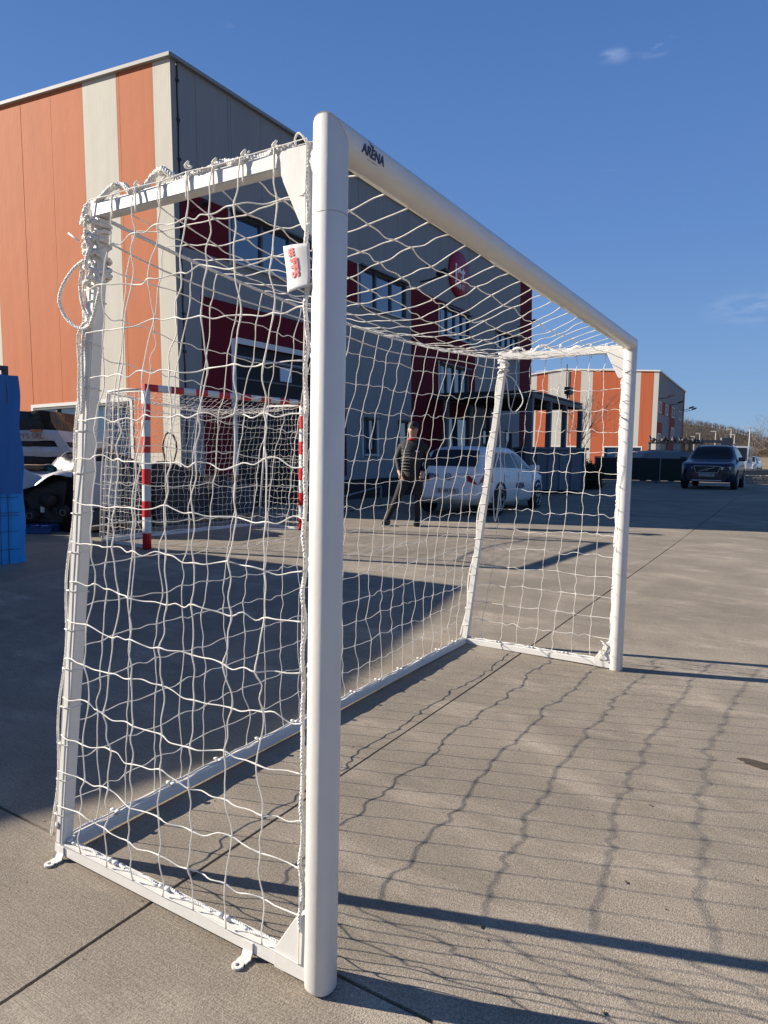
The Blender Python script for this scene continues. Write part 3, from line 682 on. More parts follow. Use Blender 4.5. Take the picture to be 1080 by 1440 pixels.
# loading door with glazed sections
b = MB(); b.box(1.66, 5.28, .072, .086, .3, 3.62); ld = b.build('loading_door', BLACK, parent=fr)
for z in (.95, 1.6, 2.25, 2.9, 3.35):
    b = MB(); b.box(1.66, 5.28, .05, .070, z-.02, z+.02); b.build('door_rail', DTRIM, parent=ld)
b = MB(); b.box(3.2, 3.62, .045, .068, 2.96, 3.3); b.build('pane', mat('sky_reflection_pane', (.45, .55, .68), .2), parent=ld)  # pale colour stands for the sky reflected in this pane
b = MB(); b.box(1.66, 5.28, .04, .068, 3.36, 3.40); b.build('door_lamp_rail', mat('grey_rail', (.25, .26, .28), .5), parent=ld)
b = MB(); b.box(12.22, 13.88, .06, .085, .3, 2.48); b.build('entrance_door', GLASS, parent=fr)
# plinth
b = MB(); b.box(.02, LEN-.02, .03, .085, -1.2, .49); b.build('plinth', mat('dark_plinth', (.02, .02, .023), .8), parent=fr)
# parapet caps
b = MB(); b.beam((-.05, -.02, topf(0)+.02), (LEN+.05, -.02, topf(LEN)+.02), .14, .07); b.build('parapet_cap', mat('cap_grey', (.22, .23, .24), .45), parent=fr)
b = MB(); b.beam((-.02, -.06, topl(0)+.03), (-.02, 8, topl(8)+.03), .12, .07); b.beam((-.02, 8, topl(8)+.03), (-.02, DEP, topl(DEP)+.03), .12, .069); b.build('parapet_cap', mat('cap_pale', (.34, .34, .33), .7), parent=fr)
# left face
seL = [0, .51, 1.61, 2.72, 3.85, 4.99, 6.2, 7.3, 8.4, 9.5, 10.6, 11.7, 12.8, 13.9, DEP]
regL = [(0, 20, -1.2, 11, CREAM), (.51, 1.61, 1.25, 11, ORANGE), (2.72, 6.2, 1.25, 11, ORANGE), (7.3, 8.4, 1.25, 11, ORANGE), (9.5, 12.8, 1.25, 11, ORANGE), (1.52, 5.0, -1.2, 2.34, None)]
for a, c, za, zb, mm in split(seL, regL, -1.2, 11, None): panel(fr, 'y', a, c, za, zb, mm, topl if zb > 8 else None)
b = MB()
for a, c, z0, z1 in ((1.43, 1.515, 1.0, 2.42), (5.005, 5.09, 1.0, 2.42)): b.box(-.015, .03, a, c, z0, z1)
b.box(-.015, .03, 1.515, 5.005, 2.345, 2.42); b.build('opening_trim', TRIM, parent=fr)
sd_ = window(fr, 1.54, 3.2, -.8, 2.33, 2, sill=False, ax='y'); sd_ = window(fr, 3.24, 4.98, -.8, 2.33, 2, sill=False, ax='y')
b = MB(); b.box(.03, .05, 3.5, 4.6, 1.85, 1.92); b.build('door_rail', TRIM, parent=sd_)
b = MB(); b.box(.028, .05, 3.24, 4.98, .95, 1.0); b.build('door_rail', mat('red_rail', (.4, .03, .03), .5), parent=sd_)
# cable with clips on the corner
b = MB(); b.tube([(.15+.012*math.sin(k*1.9), -.02, 8.95-k*.3) for k in range(29)], .011, 5); cb = b.build('cable', BPL, parent=fr)
for k in range(11):
    b = MB(); b.box(.12, .19, -.035, -.003, 8.5-k*.75, 8.55-k*.75); b.build('cable_clip', BPL, parent=cb)
lamp_arm(fr, 10.2, 6.75, 1.1); lamp_arm(fr, 19.0, 6.7, .9); lamp_arm(fr, .45, 6.12, .5)
b = MB(); b.box(10.6, 10.75, -.06, 0, 7.3, 7.38); b.build('wall_sensor', BPL, parent=fr)
# round sign
b = MB(); n = 40; cx, cz = 12.95, 7.56
b.tube([(cx, -.10, cz), (cx, -.012, cz)], .78, n, radii=[.78, .78]); sg = b.build('round_sign', mat('crimson_sign', (.36, .02, .05), .5), parent=fr)
SW = mat('sign_white', (.8, .8, .8), .5)
text('jet', .78, SW, sg, frame_mat((cx, -.104, cz+.05), (1, 0, 0), (0, -1, 0)), bold=.02, extrude=.004)
text('PRINT', .28, SW, sg, frame_mat((cx, -.104, cz-.42), (1, 0, 0), (0, -1, 0)), extrude=.004)
# canopy in front of the entrance
cn = thing('entrance_canopy', 'dark flat steel canopy on posts beside the far end of the grey front', 'canopy', (19.2, 6.35, 0))
CM = mat('canopy_steel', (.035, .038, .042), .5)
b = MB(); b.box(0, 5.5, -.05, 3.35, 3.42, 3.47); rf_ = b.build('canopy_roof', CM, parent=cn)
for (p0, p1) in (((0, 0, 3.32), (5.5, 0, 3.32)), ((0, 0.001, 3.32), (0, 3.35, 3.32)), ((5.5, 0, 3.32), (5.5, 3.35, 3.32)), ((0, 3.3, 3.321), (5.5, 3.3, 3.321))):
    b = MB(); b.beam(p0, p1, .08, .14); b.build('edge_beam', CM, parent=cn)
for k in range(1, 10):
    b = MB(); b.beam((.55*k, .05, 3.36), (.55*k, 3.25, 3.36), .05, .11); b.build('purlin', CM, parent=cn)
for x, y in ((0.02, .02), (1.8, .02), (3.5, .02), (5.45, .02), (.02, 2.9), (1.8, 2.9), (3.6, 2.9)):
    b = MB(); b.box(x-.08, x+.08, y-.08, y+.08, .2, 3.22); b.build('post', mat('post_blue_grey', (.09, .10, .12), .5), parent=cn)
b = MB(); b.box(3.1, 3.5, -.25, -.06, 3.62, 3.85); b.build('camera_box', BPL, parent=cn)
b = MB(); b.tube([(3.3, -.12, 3.47), (3.3, -.12, 3.62)], .03, 6); b.build('bracket', BPL, parent=cn)

CARGLASS = mat('car_window_glass', (.010, .013, .018), .12, spec=.35)
# ---- far building, same cladding
B2 = thing('striped_hall', 'distant orange and pale striped industrial hall with lamp arms above its upper windows', 'building', (66.7, 11.1, .5))
OR2 = panel_mat('terracotta_panel', (.40, .105, .05), ribs=False); CR2 = panel_mat('stone_white_panel', (.46, .45, .42), ribs=False)
RD2 = panel_mat('brick_red_panel', (.28, .07, .055), ribs=False)
tl2 = lambda y: 9.2+.6*min(y, 9)/9-.35*max(0, y-9)/3.2
b = MB(); b.box(.09, 15.9, .09, 22, -1, 8.7); b.build('wall', BLACK, parent=B2)
seq = [0, .45, 1.6, 3.4, 6.05, 7.2, 8.3, 10.5, 11.65, 12.6, 14, 15.2, 17, 19, 22]
regs = [(0, 22, -1, 11, CR2), (.45, 1.6, -1, 11, OR2), (3.4, 6.05, -1, 11, OR2), (7.2, 8.3, -1, 11, OR2), (10.5, 11.65, -1, 11, OR2), (14, 15.2, -1, 11, OR2), (17, 19, -1, 11, OR2), (1.3, 4.7, -1, 2.2, None), (6.95, 10.0, -1, 2.2, None)]
for a, c, za, zb, mm in split([0]+[.5+k*1.1 for k in range(20)]+[22], regs, -1, 11, None): panel(B2, 'y', a, c, za, zb, mm, tl2 if zb > 8 else None)
for y0, y1 in ((1.3, 4.7), (6.95, 10.)):
    window(B2, y0+.02, y1-.02, -.6, 2.18, 3, sill=False, ax='y')
    b = MB(); b.box(-.02, .03, y0-.1, y1+.1, 2.21, 2.32); b.box(-.02, .03, y0-.1, y0-.005, -.5, 2.209); b.box(-.02, .03, y1+.005, y1+.1, -.5, 2.209); b.build('opening_trim', TRIM, parent=B2)
GR2 = panel_mat('grey_stone_panel', (.25, .26, .27), ribs=False)
wins = [(.2, 2.1, 5.45, 6.55), (4.0, 5.7, 5.45, 6.55), (7.7, 9.6, 5.45, 6.55), (12.3, 14.2, 5.45, 6.5), (7.9, 9.9, 3.35, 4.5), (.4, 2.3, .5, 3.6)]
regs = [(0, 15.9, -1, 9.6, GR2), (.02, 9.7, 5.4, 6.6, RD2), (.02, 2.8, .3, 4.6, RD2), (6.4, 9.9, 1.0, 6.6, RD2), (14.9, 15.9, -1, 9.6, RD2)]+[(*w_, None) for w_ in wins]
t2 = lambda x: 9.2-.03*x
for a, c, za, zb, mm in split([0]+[1.1*k for k in range(1, 15)]+[15.9], regs, -1, 9.6, None): panel(B2, 'x', a, c, za, zb, mm, t2 if zb > 8 else None)
for x0, x1, z0, z1 in wins:
    window(B2, x0+.02, x1-.02, z0+.02, z1-.02, 2, sill=False, frame=TRIM, th=.09)
for x, z in ((.5, 6.75), (6.2, 6.6), (13.6, 6.6), (15.6, 6.6)): lamp_arm(B2, x, z, 1.5)
b = MB(); b.beam((-.05, -.02, 9.25), (15.95, -.02, t2(15.9)+.05), .2, .12); b.build('parapet_cap', TRIM, parent=B2)
b = MB(); b.beam((-.02, -.1, 9.25), (-.02, 9, 9.85), .2, .12); b.beam((-.02, 9, 9.85), (-.02, 12.2, 9.5), .2, .119); b.beam((-.02, 12.2, 9.5), (-.02, 22, 8.45), .2, .118); b.build('parapet_cap', TRIM, parent=B2)
b = MB(); b.tube([(-.1, 8.6, 7.2), (-.1, 8.6, 10.3)], .05, 5); b.build('antenna', BPL, parent=B2)
# ---- low hall beyond the left edge; it throws the big shadow
B3 = thing('low_warehouse', 'low plain grey warehouse outside the left edge whose shadow covers the yard', 'building', (0, 10.4, 0))
pl_ = [(1.8, .05), (-2.1, -.68), (-2.8, -.50), (-4.6, .30), (-16, .30), (-16, 11), (1.45, 11)]
b = MB(); b.prism(pl_, 2, -.3, 3.9); b.build('wall', GREYP, parent=B3)
b = MB(); b.prism([(x+(.03 if x > 0 else 0), y-.03) for x, y in pl_], 2, 3.902, 4.0); b.build('roof', DTRIM, parent=B3)
for k in range(3):
    w_ = window(B3, -15+k*3.6, -13+k*3.6, 1.2, 2.4, 2); w_.location = (0, .28, 0)
# ------------------------------------------------------------------ vehicles
def interp(K, x):
    if x <= K[0][0]: return K[0][1]
    for (a, p), (b_, q_) in zip(K[:-1], K[1:]):
        if x <= b_:
            t = (x-a)/(b_-a); t = t*t*(3-2*t)*.5+t*.5; return p+(q_-p)*t
    return K[-1][1]
class Car:
    """x=0 rear bumper, x=L front bumper, y left, z up"""
    def __init__(s, L, w, zl, zb, zr, wr): s.L, s.w, s.zl, s.zb, s.zr, s.wr = L, w, zl, zb, zr, wr
    def ring(s, x):
        w, zl, zb, zr, wr = (interp(k, x) for k in (s.w, s.zl, s.zb, s.zr, s.wr))
        k = min(1, max(.05, (zr-zb)/.3)); zm = zl+(zb-zl)*.5
        return [(w*.86, zl), (w*.97, zl+.10), (w, zm), (w*.985, zm+.12*(zb-zl)/.5), (w*.955, zb), (wr+(w*.955-wr)*.12, zb+(zr-zb)*.80), (wr*.93, zb+(zr-zb)*.93), (wr*.6, zr-.012*k), (0, zr)]
    def body(s, name, M, parent, n=46):
        b = MB(); R_ = []
        for i in range(n+1):
            t = i/n; x = s.L*(.5-.5*math.cos(PI*t))*.55+s.L*t*.45; r = s.ring(x); full = [(x, y, z) for y, z in r]+[(x, -y, z) for y, z in r[-2::-1]]; R_.append(full)
        m_ = len(R_[0]); vs = [p for f in R_ for p in f]
        fs = [(i*m_+j, (i+1)*m_+j, (i+1)*m_+(j+1) % m_, i*m_+(j+1) % m_) for i in range(n) for j in range(m_)]
        b.add(vs, fs, 0, True); b.add(R_[0], [tuple(range(m_))]); b.add(R_[-1], [tuple(range(m_))])
        return b.build(name, M, parent=parent)
    def side(s, x, side, t):
        r = s.ring(x); a, c = Vector(r[4]), Vector(r[5]); p = a.lerp(c, t); return Vector((x, side*(p.x+.006), p.y))
    def low(s, x, side, z):
        r = s.ring(x)
        for (y0, z0), (y1, z1) in zip(r[:4], r[1:5]):
            if z0 <= z <= z1: return Vector((x, side*(y0+(y1-y0)*(z-z0)/(z1-z0+1e-9)+.004), z))
        return Vector((x, side*(r[2][0]+.004), z))
    def side_win(s, side, xa0, xa1, xb0, xb1, parent, t0=.1, t1=.93, M=None, name='side_window'):
        b = MB(); n = 8; vs = []
        for i in range(n+1):
            for j in range(5):
                t = j/4; x0 = xa0+(xb0-xa0)*t; x1 = xa1+(xb1-xa1)*t; vs.append(s.side(x0+(x1-x0)*i/n, side, t0+(t1-t0)*t))
        b.add(vs, [(i*5+j, (i+1)*5+j, (i+1)*5+j+1, i*5+j+1) for i in range(n) for j in range(4)], 0, True)
        return b.build(name, M or CARGLASS, parent=parent)
    def top_win(s, x0, x1, parent, name, M=None, wb=.92, wt=.88):
        b = MB(); n, m_ = 10, 10; vs = []
        for i in range(n+1):
            x = x0+(x1-x0)*i/n; r = s.ring(x)
            for j in range(m_+1):
                f = -1+2*j/m_; wm = r[7][0]/.6*.93; y = f*wm*(wb+(wt-wb)*i/n)
                P = [(-q[0], q[1]) for q in r[4:]]+[(q[0], q[1]) for q in r[-2:3:-1]]
                for (y0, z0), (y1, z1) in zip(P[:-1], P[1:]):
                    if y0 <= y <= y1: z = z0+(z1-z0)*(y-y0)/(y1-y0+1e-9); break
                d = .012 if name != 'rear_window' else .012
                sl = (interp(s.zr, x+.02)-interp(s.zr, x-.02))/.04; nn_ = Vector((-sl, 0, 1)).normalized(); vs.append(Vector((x, y, z))+nn_*d)
        b.add(vs, [(i*(m_+1)+j, (i+1)*(m_+1)+j, (i+1)*(m_+1)+j+1, i*(m_+1)+j+1) for i in range(n) for j in range(m_)], 0, True)
        return b.build(name, M or CARGLASS, parent=parent)
def wheel(parent, x, y, r, side, wdt=.2, spokes=5):
    b = MB(); prof = [(0, r*.66), (.015, r*.93), (.04, r), (wdt-.04, r), (wdt-.015, r*.93), (wdt, r*.66)]; n = 28; vs = []
    for d, q_ in prof:
        for j in range(n): a = 2*PI*j/n; vs.append((x+q_*math.cos(a), y-side*d, r+q_*math.sin(a)))
    b.add(vs, [(i*n+j, i*n+(j+1) % n, (i+1)*n+(j+1) % n, (i+1)*n+j) for i in range(len(prof)-1) for j in range(n)], 0, True)
    t = b.build('tyre', RUB, parent=parent)
    b = MB(); b.cyl((x, y-side*.06, r), (x, y-side*.09, r), r*.67, n); b.build('brake_disc', BPL, parent=t)
    b = MB()
    b.tube([(x+r*.64*math.cos(2*PI*j/n), y-side*.012, r+r*.64*math.sin(2*PI*j/n)) for j in range(n)], r*.045, 6, closed=True)
    for k in range(spokes):
        a = 2*PI*k/spokes+.3; b.beam((x, y-side*.02, r), (x+r*.64*math.cos(a), y-side*.015, r+r*.64*math.sin(a)), .055, .02, upv=(0, 1, 0))
    b.cyl((x, y-side*.005, r), (x, y-side*.05, r), r*.16, 12); b.build('rim', ALLOY, parent=t)
    return t
def arch(car, parent, xc, r, side):
    b = MB(); n = 18; vs = []
    for j in range(n+1):
        a = PI*j/n*1.12-.06*PI
        for q_ in (0, r*1.0): vs.append(car.low(xc+q_*math.cos(a), side, max(interp(car.zl, xc)+.005, .33+q_*math.sin(a))))
    b.add([v_+Vector((0, side*.004, 0)) for v_ in vs], [(2*j, 2*j+2, 2*j+3, 2*j+1) for j in range(n)]); b.build('wheel_arch', BLACK, parent=parent)
RED_L = mat('red_lamp', (.20, .008, .008), .15, coat=1.); CLEAR = mat('lamp_glass', (.30, .34, .38), .08, coat=1., metal=.4)
PLATE = mat('number_plate', (.42, .42, .42), .5)
def quadpatch(pts, M, parent, name):
    b = MB(); b.add(pts, [tuple(range(len(pts)))]); return b.build(name, M, parent=parent, fixn=False)
def hatch(root, M, r=.31, plate=None):
    c = Car(4.0, [(0, .66), (.12, .80), (.5, .86), (3.2, .86), (3.7, .80), (4., .56)], [(0, .34), (.3, .22), (3.6, .22), (4., .30)],
            [(0, .62), (.1, .93), (.35, .97), (2.8, .93), (3.7, .80), (4., .58)], [(0, .64), (.09, .98), (.40, 1.36), (.8, 1.44), (1.9, 1.45), (2.35, 1.38), (3.1, .99), (3.7, .84), (4., .60)],
            [(0, .55), (.1, .68), (.4, .60), (1.9, .60), (2.4, .58), (3.1, .68), (3.7, .62), (4., .4)])
    bd = c.body('body', M, root)
    c.top_win(.125, .385, bd, 'rear_window', wb=.9, wt=.92); c.top_win(3.0, 2.38, bd, 'windscreen', wb=.95, wt=.93)
    for s_ in (-1, 1):
        c.side_win(s_, .42, .92, .62, .98, bd); c.side_win(s_, .98, 1.78, 1.04, 1.74, bd); c.side_win(s_, 1.85, 2.98, 1.81, 2.42, bd)
        arch(c, bd, .72, .38, s_); arch(c, bd, 3.2, .38, s_)
        b = MB()
        for x in (.95, 1.82, 2.78): b.tube([c.low(x, s_, z) for z in (.36, .5, .65, .8, .9)], .004, 4)
        b.build('door_gap', BLACK, parent=bd)
        for x in (1.15, 2.0): b = MB(); p = c.low(x, s_, .82); b.box(x-.09, x+.09, p.y-.012, p.y+.022, .80, .835); b.build('door_handle', M, parent=bd)
        p = c.side(2.72, s_, .12); b = MB(); b.box(p.x-.06, p.x+.07, min(p.y, p.y+s_*.2), max(p.y, p.y+s_*.2), p.z-.03, p.z+.10, b=.025); b.build('wing_mirror', M, parent=bd)
        # tail lamp wraps the corner
        b = MB(); vs = []
        for x in (.015, .05, .12, .24, .34):
            for z in (.70, .80, .90):
                q_ = c.low(x, s_, min(z, interp(c.zb, x)-.01)); vs.append(q_+Vector((-.012, s_*.008, 0)))
        vs = [(-.012, s_*.42, z) for z in (.72, .80, .88)]+vs
        b.add(vs, [(i*3+j, (i+1)*3+j, (i+1)*3+j+1, i*3+j+1) for i in range(5) for j in range(2)]); b.build('tail_lamp', RED_L, parent=bd)
        b = MB(); b.add([c.low(x, s_, z)+Vector((.0, s_*.006, 0)) for x, z in ((3.62, .62), (3.95, .52), (3.95, .60), (3.6, .76))], [(0, 1, 2, 3)]); b.build('headlight', CLEAR, parent=bd)
    b = MB(); b.box(-.035, .03, -.62, .62, .36, .56, b=.03); bp_ = b.build('bumper', M, parent=bd)
    b = MB(); b.box(-.045, -.036, -.26, .26, .46, .565); pl = b.build('number_plate', PLATE, parent=bp_)
    if plate: text(plate, .10, BPL, pl, frame_mat((-.047, 0, .512), (0, -1, 0), (-1, 0, 0)))
    for y_, x_ in ((-.66, .72), (.86, .72), (-.66, 3.2), (.86, 3.2)):
        pass
    for s_ in (-1, 1):
        for x_ in (.72, 3.2): wheel(root, x_, s_*.875, r, s_)
    return c, bd
wc = thing('white_hatchback', 'white hatchback parked in the shade behind the net, lettering on its tail', 'car', (11.35, 5.25, gh(12.5, 5)), rad(1))
WP = mat('white_car_paint', (.72, .73, .73), .4, coat=.25)
c_, bd_ = hatch(wc, WP, plate='B 144 FFS')
b = MB(); ring = [(-.012, -.0+.065*math.cos(a), .80+.065*math.sin(a)) for a in [2*PI*t/18 for t in range(18)]]; b.tube(ring, .008, 5, closed=True)
for p0, p1 in (((-.012, .035, .845), (-.012, .0, .80)), ((-.012, -.035, .845), (-.012, .0, .80)), ((-.012, .045, .81), (-.012, .02, .745)), ((-.012, -.045, .81), (-.012, -.02, .745)), ((-.012, 0, .79), (-.012, .02, .745)), ((-.012, 0, .79), (-.012, -.02, .745))): b.beam(p0, p1, .01, .01, upv=(1, 0, 0))
b.build('emblem', DTRIM, parent=bd_)
text('ARENA', .10, INK, bd_, frame_mat((-.014, .38, .82), (0, -1, 0), (-1, 0, 0)), bold=.004)
text('sport equipment', .045, DTRIM, bd_, frame_mat((-.014, -.36, .86), (0, -1, 0), (-1, 0, 0)))
text('ARENA', .17, INK, bd_, frame_mat((1.9, -.868, .60), (1, 0, 0), (0, -1, 0)), bold=.004)

def suv(root, M, plate=None, detail=True):
    c = Car(4.7, [(0, .70), (.15, .86), (.6, .94), (3.9, .94), (4.4, .90), (4.62, .80), (4.7, .68)], [(0, .42), (.4, .28), (4.3, .26), (4.7, .30)],
            [(0, .75), (.15, 1.05), (2.9, 1.03), (3.6, 1.02), (4.45, .93), (4.62, .86), (4.7, .78)], [(0, .8), (.1, 1.15), (.55, 1.58), (1.2, 1.66), (2.4, 1.66), (2.8, 1.60), (3.55, 1.10), (4.3, 1.00), (4.6, .93), (4.7, .80)],
            [(0, .6), (.5, .66), (2.4, .66), (2.9, .66), (3.6, .78), (4.4, .74), (4.7, .6)])
    bd = c.body('body', M, root)
    c.top_win(3.47, 2.82, bd, 'windscreen', wb=.96, wt=.93); c.top_win(.12, .5, bd, 'rear_window')
    for s_ in (-1, 1):
        c.side_win(s_, .45, 1.15, .7, 1.18, bd); c.side_win(s_, 1.22, 2.1, 1.25, 2.08, bd); c.side_win(s_, 2.18, 3.45, 2.15, 2.85, bd)
        arch(c, bd, .85, .42, s_); arch(c, bd, 3.8, .42, s_)
        p = c.side(3.15, s_, .12); b = MB(); b.box(p.x-.06, p.x+.08, min(p.y, p.y+s_*.24), max(p.y, p.y+s_*.24), p.z-.02, p.z+.13, b=.03); b.build('wing_mirror', M, parent=bd)
        b = MB(); vs = []
        for y, zz in ((.46, .0), (.60, .0), (.70, .01), (.78, .02)):
            for z in (.72, .82): vs.append((4.715-(y-.46)*.22, s_*y, z+zz))
        b.add(vs, [(2*i, 2*i+2, 2*i+3, 2*i+1) for i in range(3)])
        b.add([(p_[0]-.05, p_[1], p_[2]) for p_ in vs], [(2*i, 2*i+1, 2*i+3, 2*i+2) for i in range(3)]); b.build('headlight', CLEAR, parent=bd)
        for x_ in (.85, 3.8): wheel(root, x_, s_*.955, .37, s_, .24)
        b = MB(); b.box(4.66, 4.715, min(s_*.5, s_*.72), max(s_*.5, s_*.72), .42, .56, b=.01); b.build('fog_lamp_recess', BPL, parent=bd)
        b = MB(); b.beam((1.0, s_*.64, 1.68), (2.7, s_*.64, 1.67), .035, .035); b.build('roof_rail', DTRIM, parent=bd)
    b = MB(); b.box(4.68, 4.74, -.44, .44, .62, .84, b=.02); gr = b.build('grille', BPL, parent=bd)
    b = MB(); b.beam((4.745, -.44, .845), (4.745, .44, .845), .02, .02); b.beam((4.745, -.36, .61), (4.745, .36, .61), .02, .02)
    for s_ in (-1, 1): b.beam((4.745, s_*.44, .845), (4.745, s_*.36, .61), .02, .02, upv=(1, 0, 0))
    b.beam((4.75, -.26, .66), (4.75, .26, .80), .022, .012, upv=(1, 0, 0)); b.tube([(4.755, .055*math.cos(2*PI*t/14), .73+.055*math.sin(2*PI*t/14)) for t in range(14)], .009, 5, closed=True)
    b.build('grille_trim', ALLOY, parent=gr)
    b = MB(); b.box(4.7, 4.76, -.26, .26, .47, .58); pl = b.build('number_plate', PLATE, parent=bd)
    if plate: text(plate, .10, BPL, pl, frame_mat((4.763, 0, .525), (0, 1, 0), (1, 0, 0)))
    b = MB(); b.box(4.62, 4.73, -.5, .5, .30, .35, b=.01); b.build('skid_plate', ALLOY, parent=bd)
    return c
sv = thing('blue_suv', 'dark blue family car facing the camera in the shade at the right', 'car', (30.7, 2.1, gh(26.3, 2.1)), PI)
suv(sv, mat('blue_car_paint', (.004, .012, .045), .35, coat=.35, spec=.3), plate='CJ 21 FFS')
dc = thing('brown_suv', 'dark brown parked car partly hidden by the far goal post', 'car', (49.5, 9.0, gh(47, 9)), PI-.1)
suv(dc, mat('brown_car_paint', (.07, .04, .03), .25, coat=1.))
wc2 = thing('white_parked_car', 'white parked car in the sun beyond the blue family car', 'car', (69.5, 3.35, terr(67, 3)), PI-.05)
suv(wc2, mat('silver_car_paint', (.45, .47, .5), .3, coat=1.))
bc = thing('pale_blue_car', 'pale blue parked car cut by the right edge', 'car', (69.0, .35, terr(67, 1)), PI-.05)
hatch(bc, mat('pale_blue_paint', (.15, .21, .30), .3, coat=1.)); 
# delivery van
vn = thing('white_van', 'boxy pale van seen just over the blue car roof', 'van', (50., 2.95, gh(50, 3)), PI)
b = MB(); b.prism([(0, .35), (5.0, .35), (5.0, .95), (4.3, 1.15), (3.7, 1.95), (3.4, 2.05), (0, 2.05)], 1, -.85, .85); vb = b.build('body', mat('van_white', (.30, .31, .32), .35, coat=.5), parent=vn)
b = MB(); b.prism([(4.32, 1.17), (3.73, 1.92), (3.75, 1.94), (4.35, 1.19)], 1, -.72, .72); b.build('windscreen', CARGLASS, parent=vb)
for s_ in (-1, 1):
    b = MB(); b.prism([(3.0, 1.15), (4.1, 1.15), (3.6, 1.85), (3.0, 1.85)], 1, s_*.852-.003, s_*.852+.003); b.build('side_window', GLASS, parent=vb)
    for x in (.9, 4.0): wheel(vn, x, s_*.87, .33, s_)
# ------------------------------------------------------------------ person
SKIN = mat('skin', (.42, .24, .17), .6); CLOTH = mat('black_jacket', (.012, .012, .013), .75, bump=.5, bscale=30); TROU = mat('black_trousers', (.016, .014, .013), .85, bump=.3, bscale=25); VEST = mat('grey_quilted_panel', (.024, .024, .026), .6)
SHOE = mat('black_shoes', (.01, .01, .01), .5); REDC = mat('red_collar', (.4, .01, .015), .7)
def person(loc, rz, sc):
    p = thing('person', 'person in black cap and jacket with red collar, legs apart, by the white car', 'person', loc, rz)
    # faces -x... body frame: x = forward, y = left
    J = {'pel': (0, 0, .93, .145), 'wa': (.0, .0, 1.08, .142), 'ch': (.02, 0, 1.28, .165), 'sh': (.01, 0, 1.44, .125), 'nk': (.02, 0, 1.53, .058), 'hd0': (.03, 0, 1.60, .075), 'hd1': (.035, 0, 1.69, .098), 'hd2': (.03, 0, 1.77, .075),
         'ls': (0, .19, 1.42, .075), 'le': (-.06, .27, 1.15, .058), 'lw': (.10, .20, .96, .042), 'lh': (.14, .18, .92, .035),
         'rs': (0, -.19, 1.42, .075), 're': (-.07, -.28, 1.16, .058), 'rw': (.06, -.22, .95, .042), 'rh': (.10, -.20, .90, .035),
         'rhp': (0, -.10, .88, .115), 'rk': (.06, -.24, .50, .078), 'ra': (.03, -.42, .11, .050), 'rf': (.10, -.44, .05, .045), 'rt': (.22, -.47, .035, .035),
         'lhp': (0, .10, .88, .115), 'lk': (.03, .12, .49, .078), 'la': (-.02, .10, .11, .050), 'lf': (.06, .11, .05, .045), 'lt': (.19, .13, .035, .035)}
    E_ = [('pel', 'wa'), ('wa', 'ch'), ('ch', 'sh'), ('sh', 'nk'), ('nk', 'hd0'), ('hd0', 'hd1'), ('hd1', 'hd2'), ('sh', 'ls'), ('ls', 'le'), ('le', 'lw'), ('lw', 'lh'), ('sh', 'rs'), ('rs', 're'), ('re', 'rw'), ('rw', 'rh'),
          ('pel', 'lhp'), ('lhp', 'lk'), ('lk', 'la'), ('la', 'lf'), ('lf', 'lt'), ('pel', 'rhp'), ('rhp', 'rk'), ('rk', 'ra'), ('ra', 'rf'), ('rf', 'rt')]
    for sd_, S_ in (('l', 1), ('r', -1)):
        h = Vector(J[sd_+'h'][:3])
        for f in range(4):
            nm_ = f'{sd_}f{f}'; J[nm_] = (h.x+.035+.004*(f in (1, 2)), h.y-S_*(-.018+.014*f), h.z-.055-.006*(f in (1, 2)), .010); J[nm_+'b'] = (h.x+.02, h.y-S_*(-.018+.014*f)-S_*.012, h.z-.085, .009); E_ += [(sd_+'h', nm_), (nm_, nm_+'b')]
        J[sd_+'th'] = (h.x+.05, h.y-S_*.015, h.z-.01, .011); E_ += [(sd_+'h', sd_+'th')]
    keys = list(J); me = bpy.data.meshes.new('body'); me.from_pydata([J[k][:3] for k in keys], [(keys.index(a), keys.index(c)) for a, c in E_], [])
    o = bpy.data.objects.new('body', me); COL.objects.link(o); md = o.modifiers.new('skin', 'SKIN'); md.use_smooth_shade = True
    sv_ = me.skin_vertices[0].data
    for i, k in enumerate(keys):
        r_ = J[k][3]; rx = r_; 
        if k in ('pel', 'wa', 'ch'): rx, r_ = r_*.80, r_*1.12
        sv_[i].radius = (r_, rx) if k in ('pel', 'wa', 'ch') else (r_, r_); sv_[i].use_root = (k == 'pel')
    o.modifiers.new('sub', 'SUBSURF').levels = 2
    dg = bpy.context.evaluated_depsgraph_get(); m2 = bpy.data.meshes.new_from_object(o.evaluated_get(dg)); bpy.data.objects.remove(o)
    m2.materials.clear()
    for M_ in (CLOTH, TROU, SKIN, SHOE, VEST): m2.materials.append(M_)
    # face relief on the head
    for v_ in m2.vertices:
        x, y, z = v_.co
        if z > 1.58:
            fx = x-.03
            if fx > .05:
                v_.co.x += .030*math.exp(-((y/.018)**2+((z-1.672)/.026)**2))      # nose
                v_.co.x -= .010*math.exp(-(((abs(y)-.032)/.016)**2+((z-1.70)/.014)**2))
                v_.co.x += .008*math.exp(-((y/.03)**2+((z-1.63)/.012)**2))
            if abs(fx) < .03: v_.co.y += math.copysign(.012*math.exp(-((z-1.68)/.022)**2), y)
    for f in m2.polygons:
        c = f.center; f.use_smooth = True
        if c.z > 1.535: k = 2
        elif c.z < .10: k = 3
        elif abs(c.y) > .14 and .80 < c.z < .965 and c.x > .07: k = 2
        elif c.z < .92: k = 1
        elif c.z > 1.05 and c.x > .06 and c.y < .02 and c.z < 1.42 and abs(c.y) < .17: k = 4
        else: k = 0
        f.material_index = k
    bo = mesh_obj('body', m2, p)
    # jacket skirt, collar, cap
    b = MB(); n = 24
